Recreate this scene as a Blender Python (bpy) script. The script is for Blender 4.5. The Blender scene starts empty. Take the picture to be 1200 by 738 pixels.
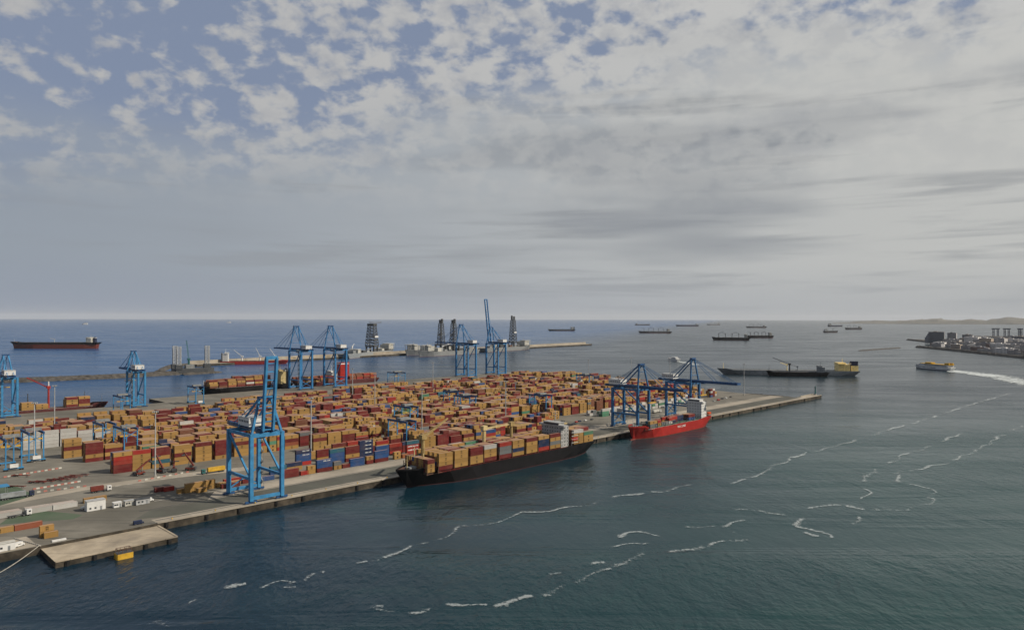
import bpy, math, random
import numpy as np
from mathutils import Vector, Matrix
SC = bpy.context.scene
COL = SC.collection
R = math.radians
# ------------------------------------------------------------------ frame of the harbour
# Charted positions are in survey units of K metres; u runs along the quay, v inland from the water.
K = 1.18
TA = R(44.6); SN, CS = math.sin(TA), math.cos(TA)
ROT = R(45.4)                       # heading of +u
QZ = 4.1                            # top of the quay above the water
CAMZ = 113.9
HAZE = 1.1e-5
def W(u, v, z=QZ): return Vector((K*(u*SN - v*CS), K*(u*CS + v*SN), z))
def XY(x, y, z=0.0): return Vector((K*x, K*y, z))
# ------------------------------------------------------------------ camera
cam = bpy.data.cameras.new("camera"); camo = bpy.data.objects.new("camera", cam); COL.objects.link(camo)
cam.sensor_width = 36.0; cam.lens = 24.99; cam.clip_start = 1.0; cam.clip_end = 400000.0
camo.location = (0, 0, CAMZ)
camo.rotation_euler = (Matrix.Rotation(R(90+0.28), 4, 'X') @ Matrix.Rotation(R(0.095), 4, 'Z')).to_euler()
SC.camera = camo
# ------------------------------------------------------------------ sky and sun
SUN_AZ, SUN_EL = R(99), R(39)       # azimuth from +Y towards +X
world = bpy.data.worlds.new("World"); SC.world = world; world.use_nodes = True
wt = world.node_tree; wt.nodes.clear()
class NT:
    """small helper to write node trees"""
    def __init__(s, t): s.t = t
    def n(s, kind, **kw):
        o = s.t.nodes.new(kind)
        for k, v in kw.items():
            if k.startswith('i_'):
                key = k[2:]; key = int(key) if key.isdigit() else key.replace('_', ' ')
                s.put(o.inputs[key], v)
            else: setattr(o, k, v)
        return o
    def put(s, sock, v):
        if hasattr(v, 'is_output'): s.t.links.new(v, sock)
        elif hasattr(v, 'outputs'): s.t.links.new(v.outputs[0], sock)
        else: sock.default_value = v
    def math(s, op, a, b=None, c=None, clamp=False):
        o = s.t.nodes.new('ShaderNodeMath'); o.operation = op; o.use_clamp = clamp
        for i, x in enumerate((a, b, c)):
            if x is not None: s.put(o.inputs[i], x)
        return o.outputs[0]
    def ramp01(s, x, a, b):
        o = s.t.nodes.new('ShaderNodeMapRange'); o.interpolation_type = 'SMOOTHSTEP'
        s.put(o.inputs[0], x); s.put(o.inputs[1], a); s.put(o.inputs[2], b); o.inputs[3].default_value = 0; o.inputs[4].default_value = 1
        return o.outputs[0]
    def mix(s, f, a, b, blend='MIX'):
        o = s.t.nodes.new('ShaderNodeMix'); o.data_type = 'RGBA'; o.blend_type = blend
        s.put(o.inputs[0], f)
        for i, x in ((6, a), (7, b)):
            s.put(o.inputs[i], (*x, 1) if isinstance(x, tuple) and len(x) == 3 else x)
        return o.outputs[2]
    def noise(s, vec, scale, detail=4, rough=.55, dist=0.0):
        o = s.t.nodes.new('ShaderNodeTexNoise'); s.put(o.inputs['Vector'], vec)
        o.inputs['Scale'].default_value = scale; o.inputs['Detail'].default_value = detail
        o.inputs['Roughness'].default_value = rough; o.inputs['Distortion'].default_value = dist
        return o.outputs[0]
    def mapping(s, vec, scale=(1, 1, 1), rot=(0, 0, 0), loc=(0, 0, 0)):
        o = s.t.nodes.new('ShaderNodeMapping'); s.put(o.inputs[0], vec)
        o.inputs['Location'].default_value = loc; o.inputs['Rotation'].default_value = rot; o.inputs['Scale'].default_value = scale
        return o.outputs[0]
w = NT(wt)
sky = w.n('ShaderNodeTexSky'); sky.sky_type = 'NISHITA'; sky.sun_disc = False
sky.sun_elevation = SUN_EL; sky.sun_rotation = SUN_AZ; sky.altitude = 100; sky.air_density = 1.0; sky.dust_density = 2.0; sky.ozone_density = 2.0
gen = w.n('ShaderNodeTexCoord').outputs['Generated']
sep = w.n('ShaderNodeSeparateXYZ', i_0=gen)
dx, dy, dz = sep.outputs[0], sep.outputs[1], sep.outputs[2]
zc = w.math('MAXIMUM', dz, 0.0)
hor = w.math('SQRT', w.math('ADD', w.math('MULTIPLY', dx, dx), w.math('MULTIPLY', dy, dy)))
sx, sy = math.sin(R(82)), math.cos(R(82))   # the bright part of the cloud sheet
# nearness to the sun's bearing: 0 away, 1 towards
sunw = w.math('DIVIDE', w.math('ADD', w.math('MULTIPLY', dx, sx), w.math('MULTIPLY', dy, sy)), w.math('MAXIMUM', hor, 0.01))
side = w.ramp01(sunw, -0.55, 0.80)
blue = w.mix(1.0, sky.outputs[0], (0.80, 0.83, 0.96), 'MULTIPLY')
blue = w.mix(0.90, blue, (2.22, 2.70, 3.74))
# overcast sheet: lit grey-white towards the sun, blue-grey away from it
st = w.noise(w.mapping(gen, (1.7, 1.7, 24.0), loc=(.3, .5, .2)), 2.0, 5, .55, .25)
st2 = w.noise(w.mapping(gen, (1.0, 1.0, 7.0), loc=(3.1, 1.7, .4)), 2.0, 3, .5, .2)
big = w.noise(w.mapping(gen, (1.5, 1.5, 4.4), loc=(.6, .2, .9)), 1.4, 3, .5)
sheet_far = (2.86, 3.26, 3.80); sheet_near = (5.15, 5.20, 5.05)
sheet = w.mix(side, sheet_far, sheet_near)
shade = w.math('MULTIPLY', w.ramp01(st, .50, .70), w.ramp01(sunw, -.9, .35))
sheet = w.mix(w.math('MULTIPLY', shade, .62), sheet, (2.55, 2.70, 2.90))
shade2 = w.ramp01(st2, .50, .68)
sheet = w.mix(w.math('MULTIPLY', w.math('MULTIPLY', shade2, w.ramp01(sunw, -.65, .3)), .66), sheet, (2.50, 2.70, 3.0))
# puffs of broken cloud
pn = w.noise(w.mapping(gen, (8.5, 8.5, 13.5), rot=(0, 0.45, 0)), 3.0, 7, .54, .15)
pbig = w.noise(w.mapping(gen, (2.6, 2.6, 4.6), loc=(.4, 2.2, .3)), 1.5, 2, .5)
cover = w.math('ADD', w.math('MULTIPLY', pn, .92), w.math('MULTIPLY', pbig, .20))
lift = w.math('ADD', cover, w.math('MULTIPLY', w.math('SUBTRACT', side, .30), .13))
puff = w.ramp01(lift, .475, .665)
pcol = w.mix(side, (4.75, 4.70, 4.60), (5.85, 5.80, 5.55))
pin = w.noise(w.mapping(gen, (9, 9, 15), loc=(.0, .0, .04)), 2.2, 4, .6)
pcol = w.mix(w.math('MULTIPLY', w.ramp01(pin, .42, .66), .40), pcol, (3.0, 3.15, 3.55))
top = w.mix(w.math('MULTIPLY', puff, .82), blue, pcol)
# how much of the sheet covers the blue: full below about 12 degrees, and to the right
sh_el = w.math('SUBTRACT', zc, w.math('MULTIPLY', w.math('SUBTRACT', big, .5), .38))
sheetf = w.ramp01(w.math('ADD', sh_el, w.math('MULTIPLY', side, -.16)), .255, .115)
col = w.mix(sheetf, top, sheet)
wisp = w.math('MULTIPLY', w.math('MULTIPLY', puff, w.ramp01(zc, .12, .22)), .35)
col = w.mix(wisp, col, pcol)
# pale band of thick air over the horizon
hz = w.ramp01(zc, .085, .0)
hcol = w.mix(side, (2.62, 3.02, 3.80), (4.0, 4.15, 4.28))
col = w.mix(w.math('MULTIPLY', hz, .80), col, hcol)
bg = w.n('ShaderNodeBackground', i_0=col, i_1=0.1)
wo = w.n('ShaderNodeOutputWorld', i_0=bg)
sl = bpy.data.lights.new("sun", 'SUN'); sl.energy = 5.0; sl.angle = R(0.6); sl.color = (1.0, .90, .76)
so = bpy.data.objects.new("sun", sl); COL.objects.link(so)
sd = Vector((math.sin(SUN_AZ)*math.cos(SUN_EL), math.cos(SUN_AZ)*math.cos(SUN_EL), math.sin(SUN_EL)))
so.rotation_euler = sd.to_track_quat('Z', 'Y').to_euler(); so.location = (300, 0, 400)
SC.view_settings.view_transform = 'Standard'; SC.view_settings.look = 'None'
SC.view_settings.exposure = 0.0; SC.view_settings.gamma = 1.0; SC.view_settings.use_curve_mapping = False
SC.render.engine = 'CYCLES'
SC.cycles.max_bounces = 6; SC.cycles.diffuse_bounces = 2; SC.cycles.glossy_bounces = 3
# ------------------------------------------------------------------ materials
MATS = {}
def new_mat(name):
    m = bpy.data.materials.new(name); m.use_nodes = True; m.node_tree.nodes.clear(); MATS[name] = m
    t = NT(m.node_tree); p = t.n('ShaderNodeBsdfPrincipled'); o = t.n('ShaderNodeOutputMaterial', i_0=p)
    return m, t, p
def paint(name, c, rough=.55, var=.22, scale=.35, metal=0.0, grime=(.10, .08, .06), g=.25, f=.76):
    """painted or bare surface with uneven fading and dirt"""
    c = tuple(x*f for x in c)
    m, t, p = new_mat(name)
    pos = t.n('ShaderNodeNewGeometry').outputs['Position']
    a = t.noise(pos, scale, 5, .6); b = t.noise(t.mapping(pos, (1, 1, .25)), scale*4, 4, .6)
    hi = tuple(min(1, x*(1+var)) for x in c); lo = tuple(x*(1-var) for x in c)
    k = t.mix(t.ramp01(a, .3, .7), lo, hi)
    k = t.mix(t.math('MULTIPLY', t.ramp01(b, .56, .80), g), k, grime)
    t.put(p.inputs['Base Color'], k); p.inputs['Roughness'].default_value = rough; p.inputs['Metallic'].default_value = metal; p.inputs['Specular IOR Level'].default_value = .2
    return m
blue_p = paint('crane_blue', (.05, .235, .46), .5, .2, .3, g=.15)
navy_c = paint('steel_blue', (.04, .14, .30), .5, .2, .3, g=.15); mid_c = paint('harbour_blue', (.035, .18, .40), .5, .2, .3, g=.15)
blue_d = paint('dark_crane_blue', (.025, .08, .20), .55)
white_p = paint('white_paint', (.70, .70, .68), .5, .1, .4, g=.2)
offw = paint('off_white', (.52, .51, .46), .6)
cream = paint('cream_paint', (.55, .44, .22), .55)
grey_p = paint('grey_paint', (.26, .28, .29), .55)
lgrey = paint('light_grey_paint', (.42, .43, .43), .6); house_g = paint('deckhouse_grey', (.38, .385, .38), .6, g=.4)
dgrey = paint('dark_grey', (.07, .075, .08), .6)
boot_d = paint('dark_boot_red', (.07, .018, .016), .6)
black_h = paint('black_hull', (.009, .0085, .010), .45, .35, .12, g=.3, grime=(.035, .02, .013))
red_h = paint('red_hull', (.36, .024, .019), .42, .15, .12, g=.3, grime=(.16, .03, .02))
boot = paint('boot_red', (.16, .035, .025), .6, .25)
red_p = paint('red_paint', (.36, .035, .03), .5)
orange_p = paint('orange_paint', (.62, .10, .03), .5)
olive = paint('crane_tan', (.36, .26, .11), .55)
yellow = paint('yellow_paint', (.60, .36, .04), .55)
tyre = paint('rubber', (.02, .02, .02), .8)
glass = paint('dark_glass', (.03, .04, .05), .15, .3)
rust_deck = paint('rust_deck', (.13, .075, .055), .7)
green_deck = paint('green_deck', (.08, .12, .09), .7)
steel = paint('dull_steel', (.23, .24, .24), .55)
lat_grey = paint('derrick_steel', (.075, .075, .072), .6)
teal_p = paint('teal_paint', (.03, .13, .13), .6)
concrete_w = paint('wall_concrete', (.37, .35, .31), .8, .2, .08, g=.35)
rope_m = paint('rope', (.45, .42, .36), .8)
rock = paint('rock', (.085, .078, .07), .9, .4, .15)
rock_b = paint('brown_rock', (.15, .12, .095), .9, .4, .15)
bluetarp = paint('blue_roofing', (.05, .22, .42), .6)
navy_p = paint('navy_paint', (.02, .03, .07), .5)
brown_h = paint('brown_hull', (.10, .03, .03), .5)
bgrey = [paint('facade_%s' % n, c, .7, .12, .05, g=.25, f=1.4) for n, c in (('pale', (.34, .33, .32)), ('grey', (.24, .24, .25)), ('dark', (.12, .125, .135)), ('ochre', (.26, .22, .18)), ('white', (.50, .49, .47)), ('brick', (.17, .11, .09)))]
leaf_m = paint('leaves', (.055, .08, .035), .8, .4, .5)
roofm = paint('flat_roof', (.22, .20, .19), .8)
# container paint: colour comes from each object
def cont_mat(name, roof, attr):
    m, t, p = new_mat(name)
    if attr: c = t.n('ShaderNodeVertexColor', layer_name='col').outputs[0]
    else: c = t.n('ShaderNodeObjectInfo').outputs['Color']
    pos = t.n('ShaderNodeNewGeometry').outputs['Position']
    a = t.noise(pos, .22, 4, .6); b = t.noise(t.mapping(pos, (1, 1, .3)), 1.2, 4, .65)
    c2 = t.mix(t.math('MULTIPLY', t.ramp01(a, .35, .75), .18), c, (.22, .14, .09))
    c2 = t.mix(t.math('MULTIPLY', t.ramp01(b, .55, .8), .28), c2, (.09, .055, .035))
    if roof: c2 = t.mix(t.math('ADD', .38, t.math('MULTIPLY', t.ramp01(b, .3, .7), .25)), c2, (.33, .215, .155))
    t.put(p.inputs['Base Color'], c2); p.inputs['Roughness'].default_value = .6; p.inputs['Specular IOR Level'].default_value = .15
    return m
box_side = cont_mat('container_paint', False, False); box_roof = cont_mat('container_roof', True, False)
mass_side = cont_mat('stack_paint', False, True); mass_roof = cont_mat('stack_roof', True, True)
ink = paint('logo_black', (.02, .018, .015), .6); ink_w = paint('logo_white', (.78, .78, .76), .6, .05)
# ground
def ground(name, lo, hi, scale, stain, sf=.5, streak=None):
    m, t, p = new_mat(name); lo, hi, stain = [tuple(x*.77 for x in q) for q in (lo, hi, stain)]
    pos = t.n('ShaderNodeNewGeometry').outputs['Position']
    a = t.noise(pos, scale, 6, .62); b = t.noise(pos, scale*.16, 4, .6, .4); f = t.noise(pos, 1.1, 3, .6)
    c = t.mix(t.ramp01(a, .3, .7), lo, hi)
    c = t.mix(t.math('MULTIPLY', t.ramp01(b, .46, .66), sf), c, stain)
    vo = t.n('ShaderNodeTexVoronoi', distance='CHEBYCHEV'); t.put(vo.inputs['Vector'], t.mapping(pos, (1, 1, 1), rot=(0, 0, -ROT))); vo.inputs['Scale'].default_value = .055
    bw = t.n('ShaderNodeSeparateColor', i_0=vo.outputs['Color']).outputs[0]
    c = t.mix(t.math('MULTIPLY', t.ramp01(bw, .45, .9), .30), c, stain)
    if streak:   # tyre marks along the quay
        s = t.noise(t.mapping(pos, (.012, .35, 1), rot=(0, 0, -ROT)), 1.0, 5, .6)
        c = t.mix(t.math('MULTIPLY', t.ramp01(s, .53, .72), streak), c, (.06, .058, .052))
    c = t.mix(t.math('MULTIPLY', t.ramp01(f, .5, .8), .15), c, (.08, .07, .06))
    t.put(p.inputs['Base Color'], c); p.inputs['Roughness'].default_value = .85; p.inputs['Specular IOR Level'].default_value = .15
    return m
yard_m = ground('yard_concrete', (.168, .156, .130), (.240, .224, .188), .05, (.11, .105, .088), .75, .9)
asphalt_m = ground('asphalt', (.085, .084, .072), (.125, .122, .105), .06, (.11, .12, .095), .4, .4)
pale_m = ground('pale_concrete', (.34, .305, .25), (.44, .39, .315), .07, (.24, .215, .175), .5, .25)
slab_m = ground('slab_concrete', (.36, .305, .225), (.53, .45, .335), .11, (.22, .19, .15), .85, .4)
green_m = ground('green_tarmac', (.075, .11, .07), (.10, .14, .09), .08, (.12, .13, .10), .5)
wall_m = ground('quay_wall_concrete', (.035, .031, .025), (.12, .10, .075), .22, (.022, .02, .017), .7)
land_m = ground('peninsula_ground', (.10, .095, .09), (.17, .16, .15), .02, (.08, .08, .075), .5)
hill_m = ground('far_hill_ground', (.09, .095, .085), (.17, .16, .135), .0016, (.34, .32, .29), .35)
paint_m = paint('line_paint', (.62, .60, .55), .7)
# sea
def sea_mat():
    m, t, p = new_mat('sea_water')
    pos = t.n('ShaderNodeNewGeometry').outputs['Position']
    patch = t.noise(t.mapping(pos, (1, 1, 1)), .0042, 4, .55, .6)
    patch2 = t.noise(t.mapping(pos, (.35, 1, 1), rot=(0, 0, R(-25))), .02, 4, .6, .5)
    sp = t.n('ShaderNodeSeparateXYZ', i_0=pos)
    # shelf of turbid green water off the quay, deep blue out at sea
    murk = t.ramp01(t.math('ADD', t.math('ADD', sp.outputs[0], t.math('MULTIPLY', t.math('SUBTRACT', patch, .5), 420)), t.math('MULTIPLY', sp.outputs[1], -.25)), -230, 150)
    open_ = t.ramp01(t.math('SUBTRACT', sp.outputs[1], t.math('MULTIPLY', sp.outputs[0], 3.2)), 1300, 4200)
    c = t.mix(murk, (.0030, .0150, .0270), (.0075, .0375, .0385))
    c = t.mix(t.math('MULTIPLY', t.ramp01(patch2, .5, .75), .4), c, (.019, .056, .053))
    c = t.mix(t.ramp01(sp.outputs[1], 480, 1150), c, (.0105, .0225, .031))
    c = t.mix(open_, c, (.007, .058, .160))
    t.put(p.inputs['Base Color'], c)
    rr = t.noise(t.mapping(pos, (.25, 1.0, 1), rot=(0, 0, R(-18))), .012, 4, .6, .8)
    t.put(p.inputs['Roughness'], t.math('ADD', .16, t.math('MULTIPLY', t.ramp01(rr, .35, .7), .14)))
    p.inputs['IOR'].default_value = 1.33; t.put(p.inputs['Specular IOR Level'], t.math('SUBTRACT', .30, t.math('MULTIPLY', open_, .15)))
    w1 = t.noise(t.mapping(pos, (1, .55, 1), rot=(0, 0, R(28))), .32, 3, .6, .3)
    w2 = t.noise(t.mapping(pos, (1, .5, 1), rot=(0, 0, R(-12))), .055, 4, .6, .5)
    hgt = t.math('ADD', t.math('MULTIPLY', w1, .55), t.math('MULTIPLY', w2, 1.5))
    b = t.n('ShaderNodeBump'); b.inputs['Strength'].default_value = 1.0; b.inputs['Distance'].default_value = .95
    lane = t.noise(t.mapping(pos, (.22, 1.0, 1), rot=(0, 0, R(-22)), loc=(50, 20, 0)), .010, 5, .6, .9)
    hgt = t.math('MULTIPLY', hgt, t.math('ADD', .45, t.math('MULTIPLY', t.ramp01(lane, .35, .62), .85)))
    t.put(b.inputs['Height'], hgt); t.put(p.inputs['Normal'], b)
    return m
sea_m = sea_mat()
def foam_mat(name, thr, scale, top):
    m, t, p = new_mat(name)
    pos = t.n('ShaderNodeNewGeometry').outputs['Position']
    a = t.noise(pos, scale, 6, .68, .5); a2 = t.noise(pos, scale*.12, 3, .5)
    e = t.n('ShaderNodeVertexColor', layer_name='edge').outputs[0]
    p.inputs['Base Color'].default_value = (.50, .54, .54, 1); p.inputs['Roughness'].default_value = .9
    k = t.math('ADD', t.math('MULTIPLY', t.ramp01(t.math('ADD', t.math('MULTIPLY', a, .75), t.math('MULTIPLY', a2, .25)), .36, .66), .65), t.math('MULTIPLY', e, .75))
    t.put(p.inputs['Alpha'], t.math('MULTIPLY', t.ramp01(k, thr, thr+.45), top))
    return m
foam_m = foam_mat('foam', .60, .62, .42); wake_m = foam_mat('wake_foam', .50, .13, .85)

# ------------------------------------------------------------------ mesh builder
_txt = {}
def text_geo(s, bold=True):
    if s not in _txt:
        cu = bpy.data.curves.new('lettering', 'FONT'); cu.body = s; cu.align_x = 'CENTER'; cu.align_y = 'CENTER'; cu.resolution_u = 1; cu.offset = .02 if bold else 0
        ob = bpy.data.objects.new('lettering', cu); COL.objects.link(ob)
        dg = bpy.context.evaluated_depsgraph_get(); me = bpy.data.meshes.new_from_object(ob.evaluated_get(dg))
        _txt[s] = ([tuple(v.co) for v in me.vertices], [tuple(p.vertices) for p in me.polygons])
        bpy.data.objects.remove(ob); bpy.data.meshes.remove(me); bpy.data.curves.remove(cu)
    return _txt[s]
class MB:
    def __init__(s): s.v = []; s.f = []; s.m = []
    def add(s, vs, fs, m=0):
        b = len(s.v); s.v += [tuple(x) for x in vs]
        for f in fs: s.f.append(tuple(b+i for i in f)); s.m.append(m)
        return s
    def box(s, x0, x1, y0, y1, z0, z1, m=0):
        return s.add([(x0,y0,z0),(x1,y0,z0),(x1,y1,z0),(x0,y1,z0),(x0,y0,z1),(x1,y0,z1),(x1,y1,z1),(x0,y1,z1)],
                     [(0,3,2,1),(4,5,6,7),(0,1,5,4),(1,2,6,5),(2,3,7,6),(3,0,4,7)], m)
    def beam(s, p, q, w, h=None, m=0):
        p, q = Vector(p), Vector(q); d = (q-p)
        if d.length < 1e-6: return s
        d.normalize(); h = h or w
        up = Vector((0,0,1)) if abs(d.z) < .95 else Vector((0,1,0))
        a = d.cross(up).normalized()*(w/2); b = a.cross(d).normalized()*(h/2)
        vs = [c+e for c in (p, q) for e in (-a-b, a-b, a+b, -a+b)]
        return s.add(vs, [(0,1,2,3),(7,6,5,4),(0,4,5,1),(1,5,6,2),(2,6,7,3),(3,7,4,0)], m)
    def tube(s, p, q, r1, r2=None, n=8, m=0):
        p, q = Vector(p), Vector(q); d = (q-p).normalized(); r2 = r1 if r2 is None else r2
        up = Vector((0,0,1)) if abs(d.z) < .95 else Vector((0,1,0))
        a = d.cross(up).normalized(); b = a.cross(d)
        vs = [c + (a*math.cos(t*2*math.pi/n)+b*math.sin(t*2*math.pi/n))*r for c, r in ((p,r1),(q,r2)) for t in range(n)]
        return s.add(vs, [tuple(range(n-1,-1,-1)), tuple(range(n,2*n))]+[(i,(i+1)%n,n+(i+1)%n,n+i) for i in range(n)], m)
    def prism(s, poly, z0, z1, m=0, mtop=None):
        n = len(poly); A = sum(poly[i][0]*poly[(i+1)%n][1]-poly[(i+1)%n][0]*poly[i][1] for i in range(n))
        if A < 0: poly = poly[::-1]
        vs = [(x,y,z0) for x,y in poly]+[(x,y,z1) for x,y in poly]
        s.add(vs, [(i,(i+1)%n,n+(i+1)%n,n+i) for i in range(n)], m)
        b = len(s.v)-2*n
        s.f.append(tuple(b+n+i for i in range(n))); s.m.append(m if mtop is None else mtop)
        s.f.append(tuple(b+n-1-i for i in range(n))); s.m.append(m); return s
    def text(s, body, size, o, xd, yd, m=0):
        vs, fs = text_geo(body); o, xd, yd = Vector(o), Vector(xd), Vector(yd)
        return s.add([o+xd*(x*size)+yd*(y*size) for x, y, _ in vs], fs, m)
    def mesh(s, name, mats):
        me = bpy.data.meshes.new(name); me.from_pydata(s.v, [], s.f)
        for m in (mats if isinstance(mats, (list, tuple)) else [mats]): me.materials.append(m)
        if any(s.m): me.polygons.foreach_set('material_index', s.m)
        return me
    def build(s, name, mats, parent=None, loc=None, rz=0.0, label=None, cat=None, group=None, kind=None):
        o = bpy.data.objects.new(name, s.mesh(name, mats)); COL.objects.link(o)
        if parent: o.parent = parent
        if loc is not None: o.location = loc
        o.rotation_euler.z = rz
        return tag(o, label, cat, group, kind)
def tag(o, label=None, cat=None, group=None, kind=None):
    if label: o['label'] = label
    if cat: o['category'] = cat
    if group: o['group'] = group
    if kind: o['kind'] = kind
    return o
def empty(name, loc, rz, label, cat, group=None):
    o = bpy.data.objects.new(name, None); COL.objects.link(o); o.location = loc; o.rotation_euler.z = rz
    o.empty_display_size = 2
    return tag(o, label, cat, group)
def copy_tree(o, parent=None):
    c = o.copy(); COL.objects.link(c)
    if parent: c.parent = parent
    for ch in list(o.children): copy_tree(ch, c)
    return c
def clone(o, loc, rz, label=None, group=None):
    c = copy_tree(o); c.location = loc; c.rotation_euler.z = rz
    if label: c['label'] = label
    if group: c['group'] = group
    return c
ORD = ['zeroth','first','second','third','fourth','fifth','sixth','seventh','eighth','ninth','tenth','eleventh','twelfth','thirteenth','fourteenth','fifteenth','sixteenth','seventeenth','eighteenth','nineteenth']
TENS = {2:'twent',3:'thirt',4:'fort',5:'fift',6:'sixt',7:'sevent',8:'eight',9:'ninet'}
def ordn(n):
    if n < 20: return ORD[n]
    if n >= 100: return 'hundredth'
    return TENS[n//10]+'ieth' if n % 10 == 0 else TENS[n//10]+'y-'+ORD[n % 10]

# ------------------------------------------------------------------ sea, terminal, breakwaters, land
rnd = random.Random(7)
m = MB(); RR = [250, 500, 800, 1200, 1800, 2600, 4000, 6000, 9000, 14000, 22000, 35000, 50000, 70000]; NA = 96
sv = [(0, 0, 0)]+[(q*math.cos(a*2*math.pi/NA), q*math.sin(a*2*math.pi/NA), 0) for q in RR for a in range(NA)]
sf = [(0, 1+a, 1+(a+1) % NA) for a in range(NA)]+[(1+i*NA+a, 1+(i+1)*NA+a, 1+(i+1)*NA+(a+1) % NA, 1+i*NA+(a+1) % NA) for i in range(len(RR)-1) for a in range(NA)]
m.add(sv, sf)
m.build('sea', sea_m, kind='structure')
def uvpoly(pts): return [tuple(W(u, v)[:2]) for u, v in pts]
term = [(-160,341),(71,341),(117,341),(885,341),(885,352),(838,353),(836,420),(900,700),(900,873),(290,873),(290,822),(-160,822)]
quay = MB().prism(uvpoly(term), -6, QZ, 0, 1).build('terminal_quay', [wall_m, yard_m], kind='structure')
# coping and fenders along the berth face
q = MB()
for i in range(60):
    u0 = 117+i*12.8; u1 = u0+12.72
    if u1 > 885: break
    a, b = W(u0, 341.35), W(u1, 341.35)
    q.beam(a+Vector((0,0,.05)), b+Vector((0,0,.05)), 1.5, .55+rnd.uniform(-.03,.03))
q.build('coping', pale_m, quay)
fm = MB().box(-.9,.9,-.7,.0,-3.2,-.3).box(-.5,.5,-1.0,-.7,-2.8,-.5).mesh('fender', tyre)
for i in range(46):
    if rnd.random() < .3: continue
    o = bpy.data.objects.new('fender', fm); COL.objects.link(o); o.parent = quay; o.location = W(122+i*16.6+rnd.uniform(-3,3), 341); o.rotation_euler.z = ROT
bm_ = MB().tube((0,0,0),(0,0,.7),.28,.24).tube((0,0,.7),(0,0,.95),.42,.36).mesh('bollard', yellow)
for i in range(38):
    o = bpy.data.objects.new('bollard', bm_); COL.objects.link(o); o.parent = quay; o.location = W(124+i*20, 342.6); o.rotation_euler.z = ROT
def sheet(name, pts, mat, dz, kind='structure'):
    m = MB(); p = [W(u, v, QZ+dz) for u, v in pts]
    A = sum(p[i].x*p[(i+1)%len(p)].y-p[(i+1)%len(p)].x*p[i].y for i in range(len(p)))
    if A < 0: p = p[::-1]
    m.add(p, [tuple(range(len(p)))]); return m.build(name, mat, kind=kind)
sheet('quay_apron', [(117,342),(880,342),(880,349),(835,352),(117,349)], pale_m, .012)
sheet('crane_lane', [(112,355),(128,348.5),(838,348.5),(836,366.5),(150,366.5),(122,366.5)], asphalt_m, .024)
sheet('apron_road', [(150,366.5),(836,366.5),(836,382),(160,382)], pale_m, .018)
sheet('service_road', [(-20,405),(60,425),(112,434),(160,430),(200,420),(200,431),(160,441),(112,444),(60,437),(-20,417)], pale_m, .009)
sheet('left_apron', [(-60,342),(71,342),(71,360),(-60,352)], pale_m, .012)
sheet('green_tarmac', [(66,389),(92,375.5),(97,380),(95,386),(86,401),(74,404)], green_m, .014)
sheet('green_tarmac', [(40,405),(90,440),(88,470),(60,505),(20,505)], green_m, .010)
for vv in (346.2, 367.8):
    m = MB()
    for d in (-.25, .25): m.beam(W(118, vv, QZ+.05)+Vector((0,d,0)), W(834, vv, QZ+.05)+Vector((0,d,0)), .22, .09)
    m.build('crane_rail', dgrey, kind='structure')
# painted yard lines
m = MB()
for i in range(26):
    u0 = 130+i*27
    m.beam(W(u0, 383.2, QZ+.035), W(u0+14, 383.2, QZ+.035), .35, .02)
for i in range(14):
    m.beam(W(120+i*6, 432, QZ+.03), W(123+i*6, 432, QZ+.03), .4, .02)
m.build('lane_marking', paint_m, kind='structure')
# low pale landing slab in front of the left end
s0 = [(72,318),(117.5,318),(117.5,341),(72,341)]
slab = MB().prism(uvpoly(s0), -5, 2.7, 0, 1).build('landing_slab', [wall_m, slab_m], kind='structure')
m = MB()
for i in range(9):
    a, b = W(72+i*5.05, 318.2, 2.72), W(72+i*5.05+4.98, 318.2, 2.72); m.beam(a, b, 1.1+rnd.uniform(-.2,.25), .42+rnd.uniform(-.12,.14))
for i in range(5):
    a, b = W(117.3, 318.6+i*4.5, 2.74), W(117.3, 318.6+i*4.5+4.4, 2.74); m.beam(a, b, 1.1, .42)
m.build('coping', slab_m, slab)
for i in range(5):
    o = bpy.data.objects.new('fender', fm); COL.objects.link(o); o.parent = slab; o.location = W(76+i*9.5, 318, 2.7); o.rotation_euler.z = ROT
# ramp between the left apron and the slab
m = MB()
for i in range(14):
    t = i/13; m.beam(W(66.5+t*5.2, 360-t*18.5, QZ+.25), W(66.5+t*5.2+.1, 360-t*18.5-1.25, QZ+.25), .35, .5)
m.build('kerb_stones', concrete_w, kind='structure')
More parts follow.
